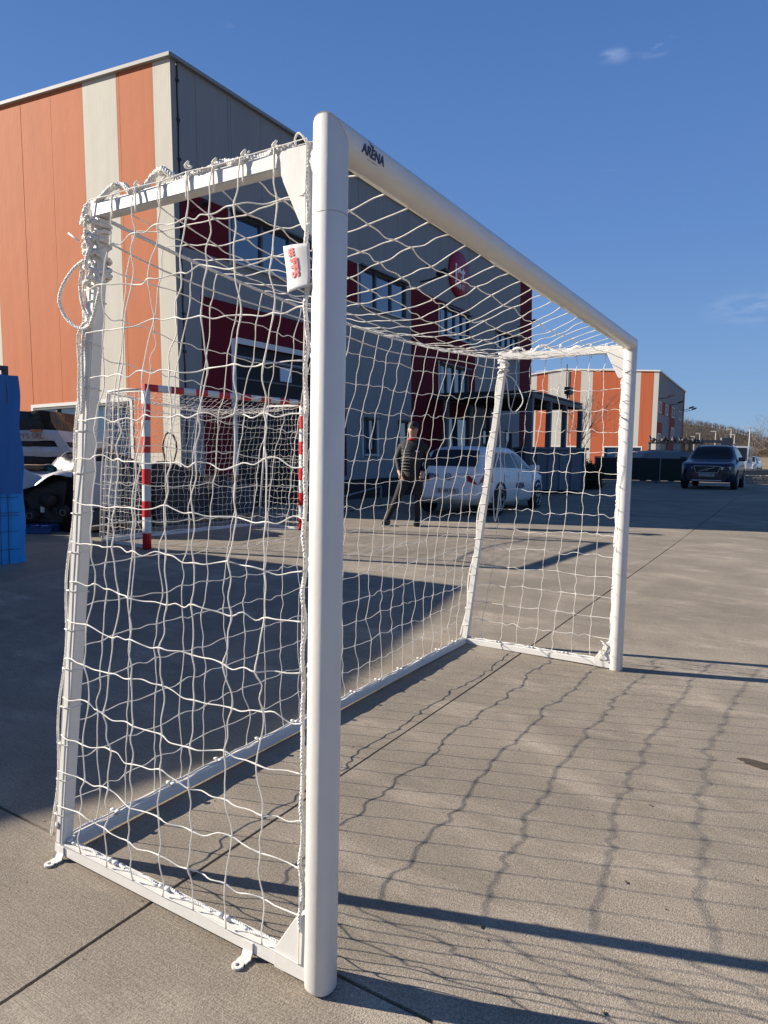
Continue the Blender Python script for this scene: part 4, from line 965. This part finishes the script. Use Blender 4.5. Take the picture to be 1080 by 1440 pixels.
    def ringz(z, a, c_, x0=0): return [(x0+a*math.cos(2*PI*j/n), c_*math.sin(2*PI*j/n), z) for j in range(n)]
    rs = [ringz(.86, .152, .195), ringz(.95, .15, .19), ringz(1.06, .140, .175), ringz(1.18, .145, .185, .01), ringz(1.30, .15, .2, .015), ringz(1.40, .13, .2, .01)]
    b.add([q_ for r_ in rs for q_ in r_], [(i*n+j, i*n+(j+1) % n, (i+1)*n+(j+1) % n, (i+1)*n+j) for i in range(5) for j in range(n)], 0, True); b.add(rs[0], [tuple(range(n))])
    jk = b.build('jacket', CLOTH, parent=p)
    b = MB()
    for k in range(7):
        z = .98+.055*k; b.tube([(.01+.153*math.cos(a), -.198*math.sin(a), z) for a in [.05+.09*t for t in range(14)]], .012, 6)
    b.build('quilted_panel', VEST, parent=jk)
    b = MB(); b.tube([(.150, .13, 1.30), (.163, .07, 1.305)], .010, 5); b.build('chest_print', mat('pale_print', (.4, .4, .4), .6), parent=jk)
    b = MB(); b.tube([(.025+.075*math.cos(2*PI*t/16), .075*math.sin(2*PI*t/16), 1.505+.012*math.cos(2*PI*t/16)) for t in range(16)], .020, 8, closed=True); b.build('collar', REDC, parent=p)
    b = MB(); rs = [ringz(1.715, .107, .098, .02), ringz(1.76, .104, .094, .02), ringz(1.80, .085, .078, .02), ringz(1.822, .045, .04, .02)]
    b.add([q_ for r_ in rs for q_ in r_], [(i*n+j, i*n+(j+1) % n, (i+1)*n+(j+1) % n, (i+1)*n+j) for i in range(3) for j in range(n)], 0, True); b.add(rs[-1], [tuple(range(n))]); cpp = b.build('cap', CLOTH, parent=p)
    b = MB(); pk = [(.02+.105*math.cos(a), .09*math.sin(a), 1.728) for a in lin(-1.2, 1.2, 10)]; pk2 = [(.04+.175*math.cos(a*.75), .085*math.sin(a*.8), 1.712) for a in lin(-1.2, 1.2, 10)]
    b.add(pk+pk2+[(a, c, z-.008) for a, c, z in pk+pk2], [(i, i+1, 12+i, 11+i) for i in range(10)]+[(22+i, 33+i, 34+i, 23+i) for i in range(10)]+[(11+i, 12+i, 34+i, 33+i) for i in range(10)]); b.build('cap_peak', CLOTH, parent=cpp)
    for y, q_ in ((-.43, (.03, -.43)), (.11, (-.02, .11))):
        b = MB(); b.box(q_[0]-.06, q_[0]+.24, q_[1]-.05, q_[1]+.06, .0, .085, b=.03); b.build('shoe', SHOE, parent=p)
    p.scale = (sc, sc, sc)
    return p
px_, py_ = 9.30, 4.95
person((px_, py_, gh(px_, py_)-.0), rad(180+31-18+10), 1.0)
# ------------------------------------------------------------------ yard clutter, right side
def A(px, lat_d):  # helper in plan: depth and lateral distance from the camera
    return None
sk_ = thing('steel_container', 'low blue grey steel container with pale lettering behind the white hatchback', 'container', (21.6, 5.6, gh(22, 7)), rad(-57))
CB = mat('container_blue_grey', (.13, .155, .19), .6, var=.2, vscale=2)
b = MB(); b.box(-1.9, .1, -.8, .8, .12, 1.42, b=.02); cb_ = b.build('body', CB, parent=sk_)
for k in range(6):
    b = MB(); x = -1.85+k*.375; b.box(x-.04, x+.04, -.86, -.801, .14, 1.38); b.build('rib', CB, parent=cb_)
b = MB(); b.box(-1.95, .15, -.88, .85, 1.425, 1.5); b.build('rim_rail', CB, parent=cb_)
for x in (-1.6, -.2): b = MB(); b.box(x-.1, x+.1, -.8, .8, 0, .118); b.build('skid', BPL, parent=cb_)
sk_.rotation_euler.z = rad(-57)
# dark heap and shrub behind the goal net
def leafmass(name, label, cat, c, R3, n, M, seed, size=.05, trunk=None):
    rnd = random.Random(seed); t = thing(name, label, cat, c); b = MB()
    lobes = [(rnd.uniform(-.5, .5), rnd.uniform(-.5, .5), rnd.uniform(.15, .75), rnd.uniform(.35, .6)) for _ in range(9)]
    for _ in range(n):
        lx, ly, lz, lr = rnd.choice(lobes); d = Vector((rnd.gauss(0, 1), rnd.gauss(0, 1), rnd.gauss(0, 1))).normalized()*lr*rnd.uniform(.6, 1.05)
        p = Vector(((lx+d.x)*R3[0], (ly+d.y)*R3[1], max(.03, (lz+d.z*.7)*R3[2]))); q_ = Euler((rnd.uniform(0, 6), rnd.uniform(0, 6), rnd.uniform(0, 6))).to_matrix(); s_ = size*rnd.uniform(.6, 1.4)
        b.add([p+q_@Vector(v_) for v_ in ((-s_, 0, 0), (0, -s_*.5, s_*.1), (s_, 0, 0), (0, s_*.5, .1*s_))], [(0, 1, 2, 3)], 0)
    b.build('crown', M, parent=t, kind='stuff', fixn=False)
    b = MB()
    for k in range(6): a = k; b.tube([(0, 0, 0), (.15*R3[0]*math.cos(a), .15*R3[1]*math.sin(a), R3[2]*.3), (.5*R3[0]*math.cos(a), .5*R3[1]*math.sin(a), R3[2]*.75)], .03, 5, radii=[.04, .025, .01])
    b.build('trunk', mat('bark', (.06, .045, .035), .9), parent=t); return t
leafmass('evergreen_shrub', 'round dark evergreen shrub seen through the net left of the far post', 'shrub', (26.2, 6.6, gh(26, 6.6)), (.85, .85, 1.05), 3800, mat('dark_leaves', (.030, .042, .022), .7, spec=.2), 4, .06)
leafmass('low_shrub', 'low dark shrub spreading at the foot of the container', 'shrub', (24.6, 5.9, gh(24.6, 5.9)), (1.1, .6, .45), 1800, MATS['dark_leaves'], 9, .05)
# bare tree
def bare_tree(name, label, loc, h, seed, M, depth=5, group=None, spread=.55):
    rnd = random.Random(seed); t = thing(name, label, 'tree', loc, 0, group); tb = MB(); cb2 = MB()
    def grow(p, d, L, r, lev):
        n = 3; pts = [p]; q_ = p
        for i in range(n):
            d = (d+Vector((rnd.gauss(0, .10), rnd.gauss(0, .10), rnd.gauss(0, .05)+.03))).normalized(); q_ = q_+d*(L/n); pts.append(q_)
        (tb if lev == 0 else cb2).tube(pts, r, 5 if lev < 2 else 3, cap=False, radii=[r*(1-.5*i/n) for i in range(n+1)])
        if lev >= depth: return
        for k in range(rnd.choice((2, 3, 3)) if lev else 6):
            i = rnd.randint(1, n) if lev else rnd.randint(1, n); a = rnd.uniform(0, 2*PI); o = d.orthogonal().normalized(); e = d.cross(o); sp_ = rnd.uniform(.6, 1.2)*spread
            nd = (d*math.cos(sp_)+(o*math.cos(a)+e*math.sin(a))*math.sin(sp_)).normalized(); grow(pts[i], nd, L*rnd.uniform(.55, .78), r*.55, lev+1)
        grow(pts[-1], d, L*.7, r*.5, lev+1)
    grow(Vector((0, 0, -.2)), Vector((0, 0, 1)), h*.40, h*.016, 0)
    tb.build('trunk', M, parent=t, fixn=False); cb2.build('crown', M, parent=t, kind='stuff', fixn=False); return t
BARK = mat('pale_bark', (.11, .09, .075), .9)
bare_tree('young_bare_tree', 'slender leafless young tree against the striped hall', (51.4, 13.6, terr(51, 13)), 6.6, 3, BARK, 4)
# dark green screen fence
fx = thing('screen_fence', 'dark green framed screen fence panels left of the blue car', 'fence', (31.1, 6.9, 0), math.atan2(3.5-6.9, 32.3-31.1))
gz = gh(31.5, 5)
FR = mat('fence_frame', (.20, .21, .21), .5)
for k in range(3):
    x0 = -.5+k*1.42; b = MB(); b.box(x0+.03, x0+1.39, -.012, .012, gz+.12, gz+1.12); b.build('screen_panel', mat('dark_green_screen', (.012, .022, .016), .7, var=.2, vscale=9), parent=fx)
for k in range(4): b = MB(); b.box(-.5+1.42*k-.025, -.5+1.42*k+.025, -.03, .03, gz-.05, gz+1.17); b.build('post', FR, parent=fx)
for z in (.08, 1.15): b = MB(); b.box(-.475, 3.735, -.025, .025, gz+z-.02, gz+z+.02); b.build('rail', FR, parent=fx)
# covered trailer behind it
tr = thing('covered_trailer', 'trailer with bulging grey tarpaulin load behind the screen fence', 'trailer', (34.2, 4.9, gh(34, 5)), math.atan2(3.6-5.5, 34.8-33.6))
b = MB(); n, m_ = 20, 10; vs = []
for i in range(n+1):
    for j in range(m_+1):
        u, v_ = i/n*2-1, j/m_*2-1; e = max(0, (1-u**6)*(1-v_**6))
        vs.append((u*1.35, v_*.8, 1.12+.36*e**.5+.03*math.sin(u*9+v_*3)*e+.02*math.sin(v_*13)))
b.add(vs, [(i*(m_+1)+j, (i+1)*(m_+1)+j, (i+1)*(m_+1)+j+1, i*(m_+1)+j+1) for i in range(n) for j in range(m_)], 0, True); tb_ = b.build('tarpaulin', mat('grey_tarpaulin', (.16, .17, .18), .5, bump=.5, bscale=8), parent=tr)
b = MB(); b.box(-1.3, 1.3, -.75, .75, .7, 1.15); b.build('load_bed', BPL, parent=tr)
for x in (-.7, .7):
    for y in (-.78, .78): b = MB(); b.cyl((x, y-.08, .3), (x, y+.08, .3), .3, 18); b.build('wheel', RUB, parent=tr)
# rack of pipes and machinery on top of another flatbed
rk = thing('machine_rack', 'dark rack of pipes and machinery beyond the tarpaulin load', 'rack', (38.2, 5.3, gh(38, 5)), math.atan2(-2.0, .6))
rnd = random.Random(8); DM = mat('dark_machinery', (.035, .037, .04), .6)
for k in range(4): b = MB(); b.box(-1.1+k*.85, -1.02+k*.85, -.3, .3, 0, 2.0); b.build('rack_post', DM, parent=rk)
for z in (1.55, 1.95): b = MB(); b.box(-1.15, 1.6, -.32, .32, z, z+.06); b.build('rack_shelf', DM, parent=rk)
for k in range(14):
    b = MB(); x = -1.05+k*.19; c = [(x, -.3, 2.05), (x+rnd.uniform(-.1, .1), -.1, 2.12+rnd.random()*.25), (x+.15, .2, 2.1+rnd.random()*.2), (x+.2, .3, 2.04)]; b.tube(catmull(c, 3), .035, 6); b.build('pipe', DM, parent=rk)
for k in range(5): b = MB(); b.cyl((-.9+k*.5, -.3, 2.14), (-.9+k*.5, .3, 2.14), .11, 12); b.build('drum', DM, parent=rk)
bmn = thing('gantry_beam', 'long grey steel beam on two uprights above the blue car roof', 'gantry', (38.6, 3.9, gh(38, 4)), math.atan2(-1.9, .9))
b = MB(); b.box(-.6, 1.55, -.1, .1, 2.02, 2.17); b.build('beam', mat('beam_grey', (.12, .125, .13), .5), parent=bmn)
for x, q_ in ((-.5, .06), (1.3, .26)): b = MB(); b.box(x-q_, x+q_, -.12, .12, 0, 2.3 if q_ > .1 else 2.015); b.build('upright', MATS['beam_grey'], parent=bmn)
# low block wall and guard rail on the field side
lw = thing('low_stone_wall', 'low pale rubble wall and verge at the right edge beyond the yard', 'wall', (36.2, 1.7, 0), math.atan2(-2.6, 1.2))
gz = gh(36, 1)
WS = mat('pale_rubble', (.30, .27, .22), .9, var=.35, vscale=7, bump=.8, bscale=12); rnd = random.Random(5)
b = MB(); b.box(-.3, 5.2, -.16, .16, gz-.1, gz+.04); b.build('footing', WS, parent=lw)
for r_ in range(3):
    x = -.3+.1*r_
    while x < 5.1:
        w__ = rnd.uniform(.22, .42); b = MB(); b.box(x+.01, x+w__-.01, -.15+rnd.uniform(-.02, .02), .15, gz+.045+r_*.125, gz+.16+r_*.125+rnd.uniform(-.01, .008), b=.02); b.build('stone', WS, parent=lw); x += w__
gr_ = thing('guard_rail', 'grey guard rail with tan top strip above the pale rubble wall', 'guard rail', (38.8, 2.3, 0), math.atan2(-2.6, 1.2)); gz = gh(38, 1)
b = MB(); b.box(-.6, 5.5, -.03, .03, gz+.38, gz+.62); b.build('rail', mat('rail_steel', (.10, .11, .12), .4, metal=.5), parent=gr_)
b = MB(); b.box(-.6, 5.5, -.05, .05, gz+.64, gz+.70); b.build('top_strip', mat('tan_strip', (.38, .32, .24), .8), parent=gr_)
for k in range(5): b = MB(); b.box(-.4+k*1.3, -.3+k*1.3, .035, .1, gz-.1, gz+.63); b.build('post', FR, parent=gr_)
# ------------------------------------------------------------------ far field, hill, trees, lamps
HB = mat('winter_woodland', (.045, .034, .024), .95, var=.35, vscale=.03, bump=1., bscale=1.2)
def hillz(x, y):
    # ridge descends to the right (towards -y)
    t = (y-x*.0)/1.0; ridge = 2.5+17*sstep(-25, 62, y)*(1-.25*sstep(60, 130, y)) ; prof = math.exp(-((x-400)/95)**2)
    return terr(x, y)+max(0, ridge)*prof
sheet('woodland_hill', lin(190, 620, 60), lin(-260, 330, 80), lambda x, y: hillz(x, y)-.3*(1 if 200 < x < 610 else 8), HB, kind='structure')
b = MB(); rnd = random.Random(12)
def stick(p0, p1, r): b.tube([p0, p1], r, 3, cap=False, radii=[r, r*.3])
for k in range(5200):
    x = rnd.uniform(215, 420); y = rnd.uniform(-20, 95)*(x/380)
    if k < 1500: x = rnd.uniform(190, 235); y = rnd.uniform(-15, 50)
    z = hillz(x, y)-.3; hh = rnd.uniform(1.6, 3.2); p = Vector((x, y, z)); stick(p, p+Vector((rnd.gauss(0, .2), rnd.gauss(0, .2), hh)), .10)
    for q_ in range(5):
        a = rnd.uniform(0, 2*PI); s0 = p+Vector((0, 0, hh*rnd.uniform(.25, .75))); stick(s0, s0+Vector((math.cos(a)*hh*.22, math.sin(a)*hh*.22, hh*rnd.uniform(.2, .4))), .055)
b.build('winter_wood', mat('twig_brown', (.055, .040, .028), .95), label='leafless brown wood covering the low hill on the right', cat='woodland', kind='stuff', fixn=False)
TW = mat('twig_grey', (.12, .10, .085), .95)
bare_tree('large_bare_tree', 'broad leafless tree at the right edge of the field', (150, 4.6, terr(150, 5)), 10.5, 21, TW, 5, spread=.8)
for k_, (x, y, h, lab) in enumerate(((330, 45, 11, 'bare tree standing highest on the ridge beside the striped hall'), (300, 27.5, 10, 'flat topped bare tree on the ridge, left one of a pair'), (300, 24.5, 10, 'flat topped bare tree on the ridge, right one of a pair'), (170, 9.3, 7.0, 'small bare tree between two street lamps at the field edge'))):
    bare_tree('bare_tree', lab, (x, y, hillz(x, y)-.3 if x > 200 else terr(x, y)), h, 30+k_, TW, 4, spread=.75)
LM = mat('lamp_steel', (.34, .34, .33), .5)
for k_, (x, y, zt, lab) in enumerate(((120.7, 11.7, 6.4, 'street lamp at field, second from the left'), (122, 9.6, 6.8, 'street lamp right of centre of the row, tall'), (124, 9.25, 6.0, 'thin street lamp just right of the tall one'), (100.9, 5.6, 6.05, 'rightmost street lamp before the bare trees'), (141, 16.5, 6.9, 'leftmost street lamp near the striped hall'), (150, 18.6, 6.6, 'faint farthest street lamp by the hall corner'))):
    t = thing('street_lamp', lab, 'street lamp', (x, y, terr(x, y)), 0, 'street lamps along the field'); hh = zt-terr(x, y)
    b = MB(); b.tube([(0, 0, -.2), (0, 0, hh)], .08, 6, radii=[.11, .07]); b.build('pole', LM, parent=t)
    b = MB(); b.box(-.12, .12, -.1, .75, hh, hh+.14, b=.03); b.build('lamp_head', LM, parent=t)
# ------------------------------------------------------------------ left side: blue fence and stored goods
bf = thing('blue_screened_fence', 'temporary fence panel wrapped in bright blue tarpaulin at the left edge', 'fence', (3.06, 6.60, 0), rad(172))
DS = mat('dark_fence_tube', (.04, .04, .045), .45)
b = MB(); b.box(-.0, .05, -.03, .03, .05, 2.24); b.build('post', DS, parent=bf)
b = MB(); b.box(2.3, 2.35, -.03, .03, .05, 2.24); b.build('post', DS, parent=bf)
b = MB(); b.box(.051, 2.299, -.025, .025, 2.19, 2.239); b.box(.051, 2.299, -.025, .025, .08, .12); b.build('frame_tube', DS, parent=bf)
b = MB(); 
for k in range(1, 30): b.tube([(-.03+k*.08, .062, .06), (-.03+k*.08, .062, .9)], .003, 4)
for z in (.22, .42, .60, .63, .80): b.tube([(-.06, .064, z), (2.3, .064, z)], .003, 4)
b.build('wire_mesh', DS, parent=bf, kind='stuff')
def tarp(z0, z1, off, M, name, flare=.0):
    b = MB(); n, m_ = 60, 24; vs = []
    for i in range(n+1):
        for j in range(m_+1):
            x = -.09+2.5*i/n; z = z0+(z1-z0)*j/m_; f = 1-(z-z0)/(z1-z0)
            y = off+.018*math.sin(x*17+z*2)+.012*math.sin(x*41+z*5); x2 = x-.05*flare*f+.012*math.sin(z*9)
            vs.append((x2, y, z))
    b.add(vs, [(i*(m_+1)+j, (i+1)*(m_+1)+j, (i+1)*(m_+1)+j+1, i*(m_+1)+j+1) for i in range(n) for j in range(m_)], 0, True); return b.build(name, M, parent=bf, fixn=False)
tarp(.0, 2.13, .045, mat('blue_tarpaulin_sunlit', (.03, .36, .85), .45, trans=.35, bump=.3, bscale=20), 'tarpaulin', 1.3)  # brighter blue: sun glow of the lower tarpaulin put into its colour
tarp(.84, 2.14, .056, mat('blue_tarpaulin_shaded', (.012, .13, .38), .5, bump=.5, bscale=14), 'tarpaulin_shaded_part', .55)  # darker copy over the upper part, its shade put into the colour
# stacked goods
def heap(name, label, cat, loc, rz, dims, M, seed, lump=.05, mats_children=()):
    rnd = random.Random(seed); b = MB(); X, Y, Z = dims; n = 14; vs = []
    def P(u, v_, w_): 
        x, y, z = (u-.5)*X, (v_-.5)*Y, w_*Z; tp = 1-.22*w_; return Vector((x*tp+lump*math.sin(7*y+5*z+seed), y*tp+lump*math.sin(8*x+6*z+seed*2), z+lump*.6*math.sin(6*x+7*y+seed)*w_))
    idx = 0
    for (f) in (lambda a, c: P(a, 0, c), lambda a, c: P(1, a, c), lambda a, c: P(1-a, 1, c), lambda a, c: P(0, 1-a, c), lambda a, c: P(a, c, 1)):
        vs = [f(i/n, j/n) for i in range(n+1) for j in range(n+1)]; b.add(vs, [(i*(n+1)+j, (i+1)*(n+1)+j, (i+1)*(n+1)+j+1, i*(n+1)+j+1) for i in range(n) for j in range(n)], 0, True)
    o = b.build(name, M, label=label, cat=cat, loc=loc, rot=(0, 0, rz)); return o
FILM = mat('black_film', (.012, .011, .011), .35, bump=.8, bscale=9); WF = mat('white_foil', (.50, .50, .52), .4, bump=.8, bscale=6); DKM = mat('dark_mixed_goods', (.025, .02, .018), .7, var=.8, vscale=14, bump=1., bscale=18)
bg1 = thing('wrapped_bale_stack', 'tall stack of goods in white foil bands with black top, lettered SRL', 'bale stack', (5.66, 10.67, gh(6, 11)), rad(-58.6))
def slab(z0, z1, x0, x1, y0, y1, M, name, seed, taper=.0, par=bg1):
    b = MB(); n = 10; vs = []
    for j in range(3):
        f = j/2; z = z0+(z1-z0)*f; tt = taper*f
        ring = []
        for i in range(n): ring.append((x0+(x1-x0-tt)*i/n, y0))
        for i in range(n): ring.append((x1-tt, y0+(y1-y0)*i/n))
        for i in range(n): ring.append((x1-tt-(x1-x0-tt)*i/n, y1))
        for i in range(n): ring.append((x0, y1-(y1-y0)*i/n))
        for (x, y) in ring: vs.append((x+.02*math.sin(9*y+11*z+seed), y+.025*math.sin(8*x+9*z+seed*2)-(.02 if j == 1 else 0), z+.012*math.sin(10*x+seed)))
    N_ = 4*n; b.add(vs, [(j*N_+i, j*N_+(i+1) % N_, (j+1)*N_+(i+1) % N_, (j+1)*N_+i) for j in range(2) for i in range(N_)]+[tuple(2*N_+i for i in range(N_))], 0, False)
    return b.build(name, M, parent=par)
for z0, z1, x1, tp, M, nm in ((0, .86, 1.15, .1, DKM, 'dark_goods'), (.865, .95, 1.02, .02, WF, 'white_foil_band'), (.955, 1.09, .96, .06, DKM, 'dark_goods'), (1.095, 1.26, .90, .10, WF, 'white_foil_band'), (1.265, 1.36, .78, .05, DKM, 'dark_goods'), (1.365, 1.55, .72, .12, WF, 'white_foil_band'), (1.555, 1.88, .58, .10, FILM, 'black_film_top')):
    slab(z0, z1, -1.5, x1, -.02 if M is WF else .01, .95, M, nm, z0*7, tp)
ls = MB(); ls.add([(.50, -.06, 1.50), (.66, -.06, 1.50), (1.06, -.05, .92), (.84, -.05, .92), (.52, -.03, 1.50), (.66, -.03, 1.50), (1.06, -.02, .92), (.84, -.02, .92)], [(0, 1, 2, 3), (7, 6, 5, 4), (0, 4, 5, 1), (1, 5, 6, 2), (2, 6, 7, 3), (3, 7, 4, 0)]); ls.build('foil_strap', WF, parent=bg1)
text('FFS SRL', .13, mat('faded_red_print', (.30, .10, .07), .6), bg1, frame_mat((.19, -.085, 1.44), (1, 0, 0), (0, -1, 0)), extrude=.003)
b = MB(); b.box(.18, .36, -.09, -.05, 1.515, 1.56); b.build('orange_label', mat('orange_label', (.5, .17, .06), .6), parent=bg1)
# white sheet over dark rolled goods, nearer
ws = thing('sheeted_goods', 'low heap of dark rolled goods under a loose white sheet beside the blue fence', 'goods heap', (4.55, 9.35, gh(5, 9)), rad(-58.6))
b = MB(); n, m_ = 26, 14; vs = []
for i in range(n+1):
    for j in range(m_+1):
        u, v_ = i/n, j/m_; x = -.9+2.0*u; 
        top_ = .88+.03*math.sin(u*14)-.03*u; low_ = min(.80, .30+.62*max(0, (u-.35))/.65) if u > .35 else .30
        if v_ < .5: y = .75-.85*v_*2; z = top_+.05-.03*math.sin(v_*9+u*5)
        else: f = (v_-.5)*2; y = -.10-.10*f-.05*math.sin(u*17)*f; z = top_+.05+(low_-top_)*f+.02*math.sin(u*23)
        vs.append((x, y, z))
b.add(vs, [(i*(m_+1)+j, (i+1)*(m_+1)+j, (i+1)*(m_+1)+j+1, i*(m_+1)+j+1) for i in range(n) for j in range(m_)], 0, True); b.build('white_sheet', WF, parent=ws)
b = MB(); b.box(-.85, 1.02, .02, .7, .1, .80, b=.04); b.build('dark_goods', FILM, parent=ws)
rnd = random.Random(3)
for k in range(7):
    x = -.55+k*.25; z = .22+.16*(k % 2)+rnd.uniform(0, .1); b = MB(); b.cyl((x, .3, z), (x+rnd.uniform(-.05, .05), -.08-.04*(k % 3), z), .10, 16); rl = b.build('rolled_mat', RUB, parent=ws)
    b = MB(); b.tube([(x+.045*math.cos(2*PI*t/10), -.14, z+.045*math.sin(2*PI*t/10)) for t in range(10)], .008, 4, closed=True); b.build('roll_core', mat('roll_core', (.15, .15, .14), .7), parent=rl)
b = MB(); b.box(.62, .66, -.13, -.09, .30, .42); b.build('white_tag', TRIM, parent=ws)
b = MB(); b.box(-.4, .5, .0, .5, .935, 1.0); b.build('cardboard', mat('cardboard', (.20, .12, .07), .85), parent=ws)
bp = thing('blue_pallet', 'blue plastic pallet with loose offcuts lying at the foot of the goods', 'pallet', (4.75, 9.0, gh(5, 9)), rad(-58.6))
for k in range(5): b = MB(); b.box(-.3+k*.15, -.19+k*.15, -.3, .25, .09, .12); b.build('deck_board', mat('blue_plastic', (.02, .06, .22), .5), parent=bp)
for y in (-.28, 0, .2): b = MB(); b.box(-.3, .42, y, y+.06, 0, .088); b.build('runner', MATS['blue_plastic'], parent=bp)
gw = thing('green_wrapped_drum', 'green drum wrapped in clear film standing on the sheeted goods', 'drum', (5.22, 9.1, .86), rad(-58.6))
b = MB(); b.tube([(0, -.2, .10), (0, -.18, .10), (0, .2, .10), (0, .22, .10)], .13, 20, radii=[.105, .14, .14, .105]); gwb = b.build('body', mat('green_plastic', (.012, .075, .045), .25, coat=.8), parent=gw)
b = MB(); b.tube([(0, -.205, .10), (0, -.225, .10)], .05, 12); b.build('cap', WF, parent=gwb)
b = MB(); b.tube([(.15*math.cos(2*PI*t/20), -.19, .10+.15*math.sin(2*PI*t/20)) for t in range(20)], .014, 5, closed=True); b.build('film_edge', mat('clear_film', (.16, .18, .17), .5), parent=gw)
gw2 = thing('film_wrapped_reel', 'dark reel wrapped in clear film leaning behind the green drum', 'reel', (5.52, 9.05, .98), rad(-58.6))
b = MB(); b.tube([(0, -.1, .17), (0, .1, .17)], .15, 20); b.build('body', RUB, parent=gw2)
b = MB()
for r_ in (.16, .12, .07): b.tube([(r_*math.cos(2*PI*t/20), -.11, .17+r_*math.sin(2*PI*t/20)) for t in range(20)], .012, 5, closed=True)
b.build('film_edge', MATS['clear_film'], parent=gw2)
# dark wrapped stock between the small goal and the hall
st = thing('dark_stock_pile', 'long dark sheeted stock pile behind the red and white goal', 'stock pile', (6.6, 8.35, gh(7, 8)), rad(-4))
def lumpy(x0, x1, y0, y1, z, seed, M, name, par):
    b = MB(); n, m_ = 22, 12; vs = []
    for i in range(n+1):
        for j in range(m_+1):
            u, v_ = i/n*2-1, j/m_*2-1; e = max(0, (1-u**8)*(1-v_**8))**.5
            vs.append(((x0+x1)/2+u*(x1-x0)/2, (y0+y1)/2+v_*(y1-y0)/2, (z+.07*math.sin(u*6+seed)+.05*math.sin(v_*7+u*9+seed))*e))
    b.add(vs, [(i*(m_+1)+j, (i+1)*(m_+1)+j, (i+1)*(m_+1)+j+1, i*(m_+1)+j+1) for i in range(n) for j in range(m_)], 0, True); return b.build(name, M, parent=par, fixn=False)
lumpy(-1.6, -.2, -.2, .8, 1.15, 1, FILM, 'sheeted_bale', st); lumpy(-.15, 1.1, -.1, .9, .95, 2, DKM, 'sheeted_bale', st); lumpy(1.15, 2.3, 0, .9, .72, 3, FILM, 'sheeted_bale', st)
b = MB(); b.box(-1.5, -.9, -.28, -.21, .35, 1.05, b=.02); b.build('pale_carton', mat('pale_carton', (.33, .35, .38), .6), parent=st)
b = MB(); b.tube(catmull([(.15, -.05, 1.0), (.05, -.08, 1.3), (.12, -.08, 1.52), (.26, -.08, 1.50), (.33, -.08, 1.28), (.25, -.05, .95)], 6), .016, 6); b.build('cable_hoop', BPL, parent=st)
for k in range(6): b = MB(); b.box(-1.5+k*.62, -1.0+k*.62, -.32, -.22, .02, .10); b.build('pallet_block', mat('pallet_wood', (.22, .15, .09), .85), parent=st)
# pale barrier lying in the building shade
pr = thing('pipe_barrier', 'grey metal pipe barrier low in the shade behind the person', 'barrier', (10.8, 7.6, gh(11, 8)), rad(-10))
for P_, r_ in (([(0, 0, .03), (0, 0, .62)], .025), ([(0, 0, .30), (1.5, .1, .52)], .022), ([(-.35, 0, .03), (.5, 0, .03)], .025), ([(1.5, .1, 0), (1.5, .1, .53)], .022)):
    b = MB(); b.tube(P_, r_, 8); b.build('tube', mat('galvanised', (.28, .29, .30), .45, metal=.4), parent=pr)
# ------------------------------------------------------------------ stains and litter on the slab
def blot(name, label, cat, x, y, rx, ry, M, seed, h=.004):
    rnd = random.Random(seed); n = 22; b = MB(); ph = [rnd.uniform(0, 6) for _ in range(4)]
    ring = []
    for k in range(n):
        a = 2*PI*k/n; r_ = 1+.16*math.sin(2*a+ph[0])+.10*math.sin(3*a+ph[1])+.07*math.sin(7*a+ph[2]); ring.append((x+rx*r_*math.cos(a), y+ry*r_*math.sin(a), gh(x, y)+.0035))
    b.add(ring+[(x, y, gh(x, y)+h)], [(k, (k+1) % n, n) for k in range(n)]); return b.build(name, M, label=label, cat=cat, fixn=False)
blot('ground_patch', 'dark brown oval stain on the concrete at the right edge', 'stain', 2.071, -0.865, .035, .10, mat('dark_stain', (.07, .052, .035), .8), 1)
rnd = random.Random(77); b = MB()
for k in range(420):
    x, y = rnd.uniform(-1.2, 6), rnd.uniform(-2.4, 3); s_ = rnd.uniform(.0012, .0035); c = Vector((x, y, gh(x, y)+s_*.4)); q_ = Euler((rnd.uniform(0, 6),)*3).to_matrix()
    b.add([c+q_@Vector(v_) for v_ in ((s_, 0, 0), (-s_, 0, 0), (0, s_, 0), (0, -s_, 0), (0, 0, s_*.7), (0, 0, -s_*.7))], [(0, 2, 4), (2, 1, 4), (1, 3, 4), (3, 0, 4), (2, 0, 5), (1, 2, 5), (3, 1, 5), (0, 3, 5)])
b.build('grit', mat('dark_grit', (.05, .04, .032), .9), label='fine dark grit scattered over the concrete', cat='grit', kind='stuff', fixn=False)
for k, (x, y) in enumerate(((1.42, -.52), (.30, -.62), (.86, -.55), (.42, -.25), (.05, 1.9))):
    b = MB(); r_ = random.Random(k); pts = [(x+r_.gauss(0, .0035), y+r_.gauss(0, .0035), gh(x, y)+.002+r_.random()*.002) for _ in range(4)]
    b.tube(pts, .003, 5, radii=[.001, .002, .0024, .0008]); b.build('dry_leaf_crumb', MATS['dark_stain'], label=('dark crumb of leaf in the sun beside the brown stain', 'dark crumb of leaf beyond the long back post shadow', 'crumb of leaf lying midway in the net shadow', 'crumb of leaf close to the near post foot', 'crumb of leaf behind the near goal, in the shade')[k], cat='leaf')
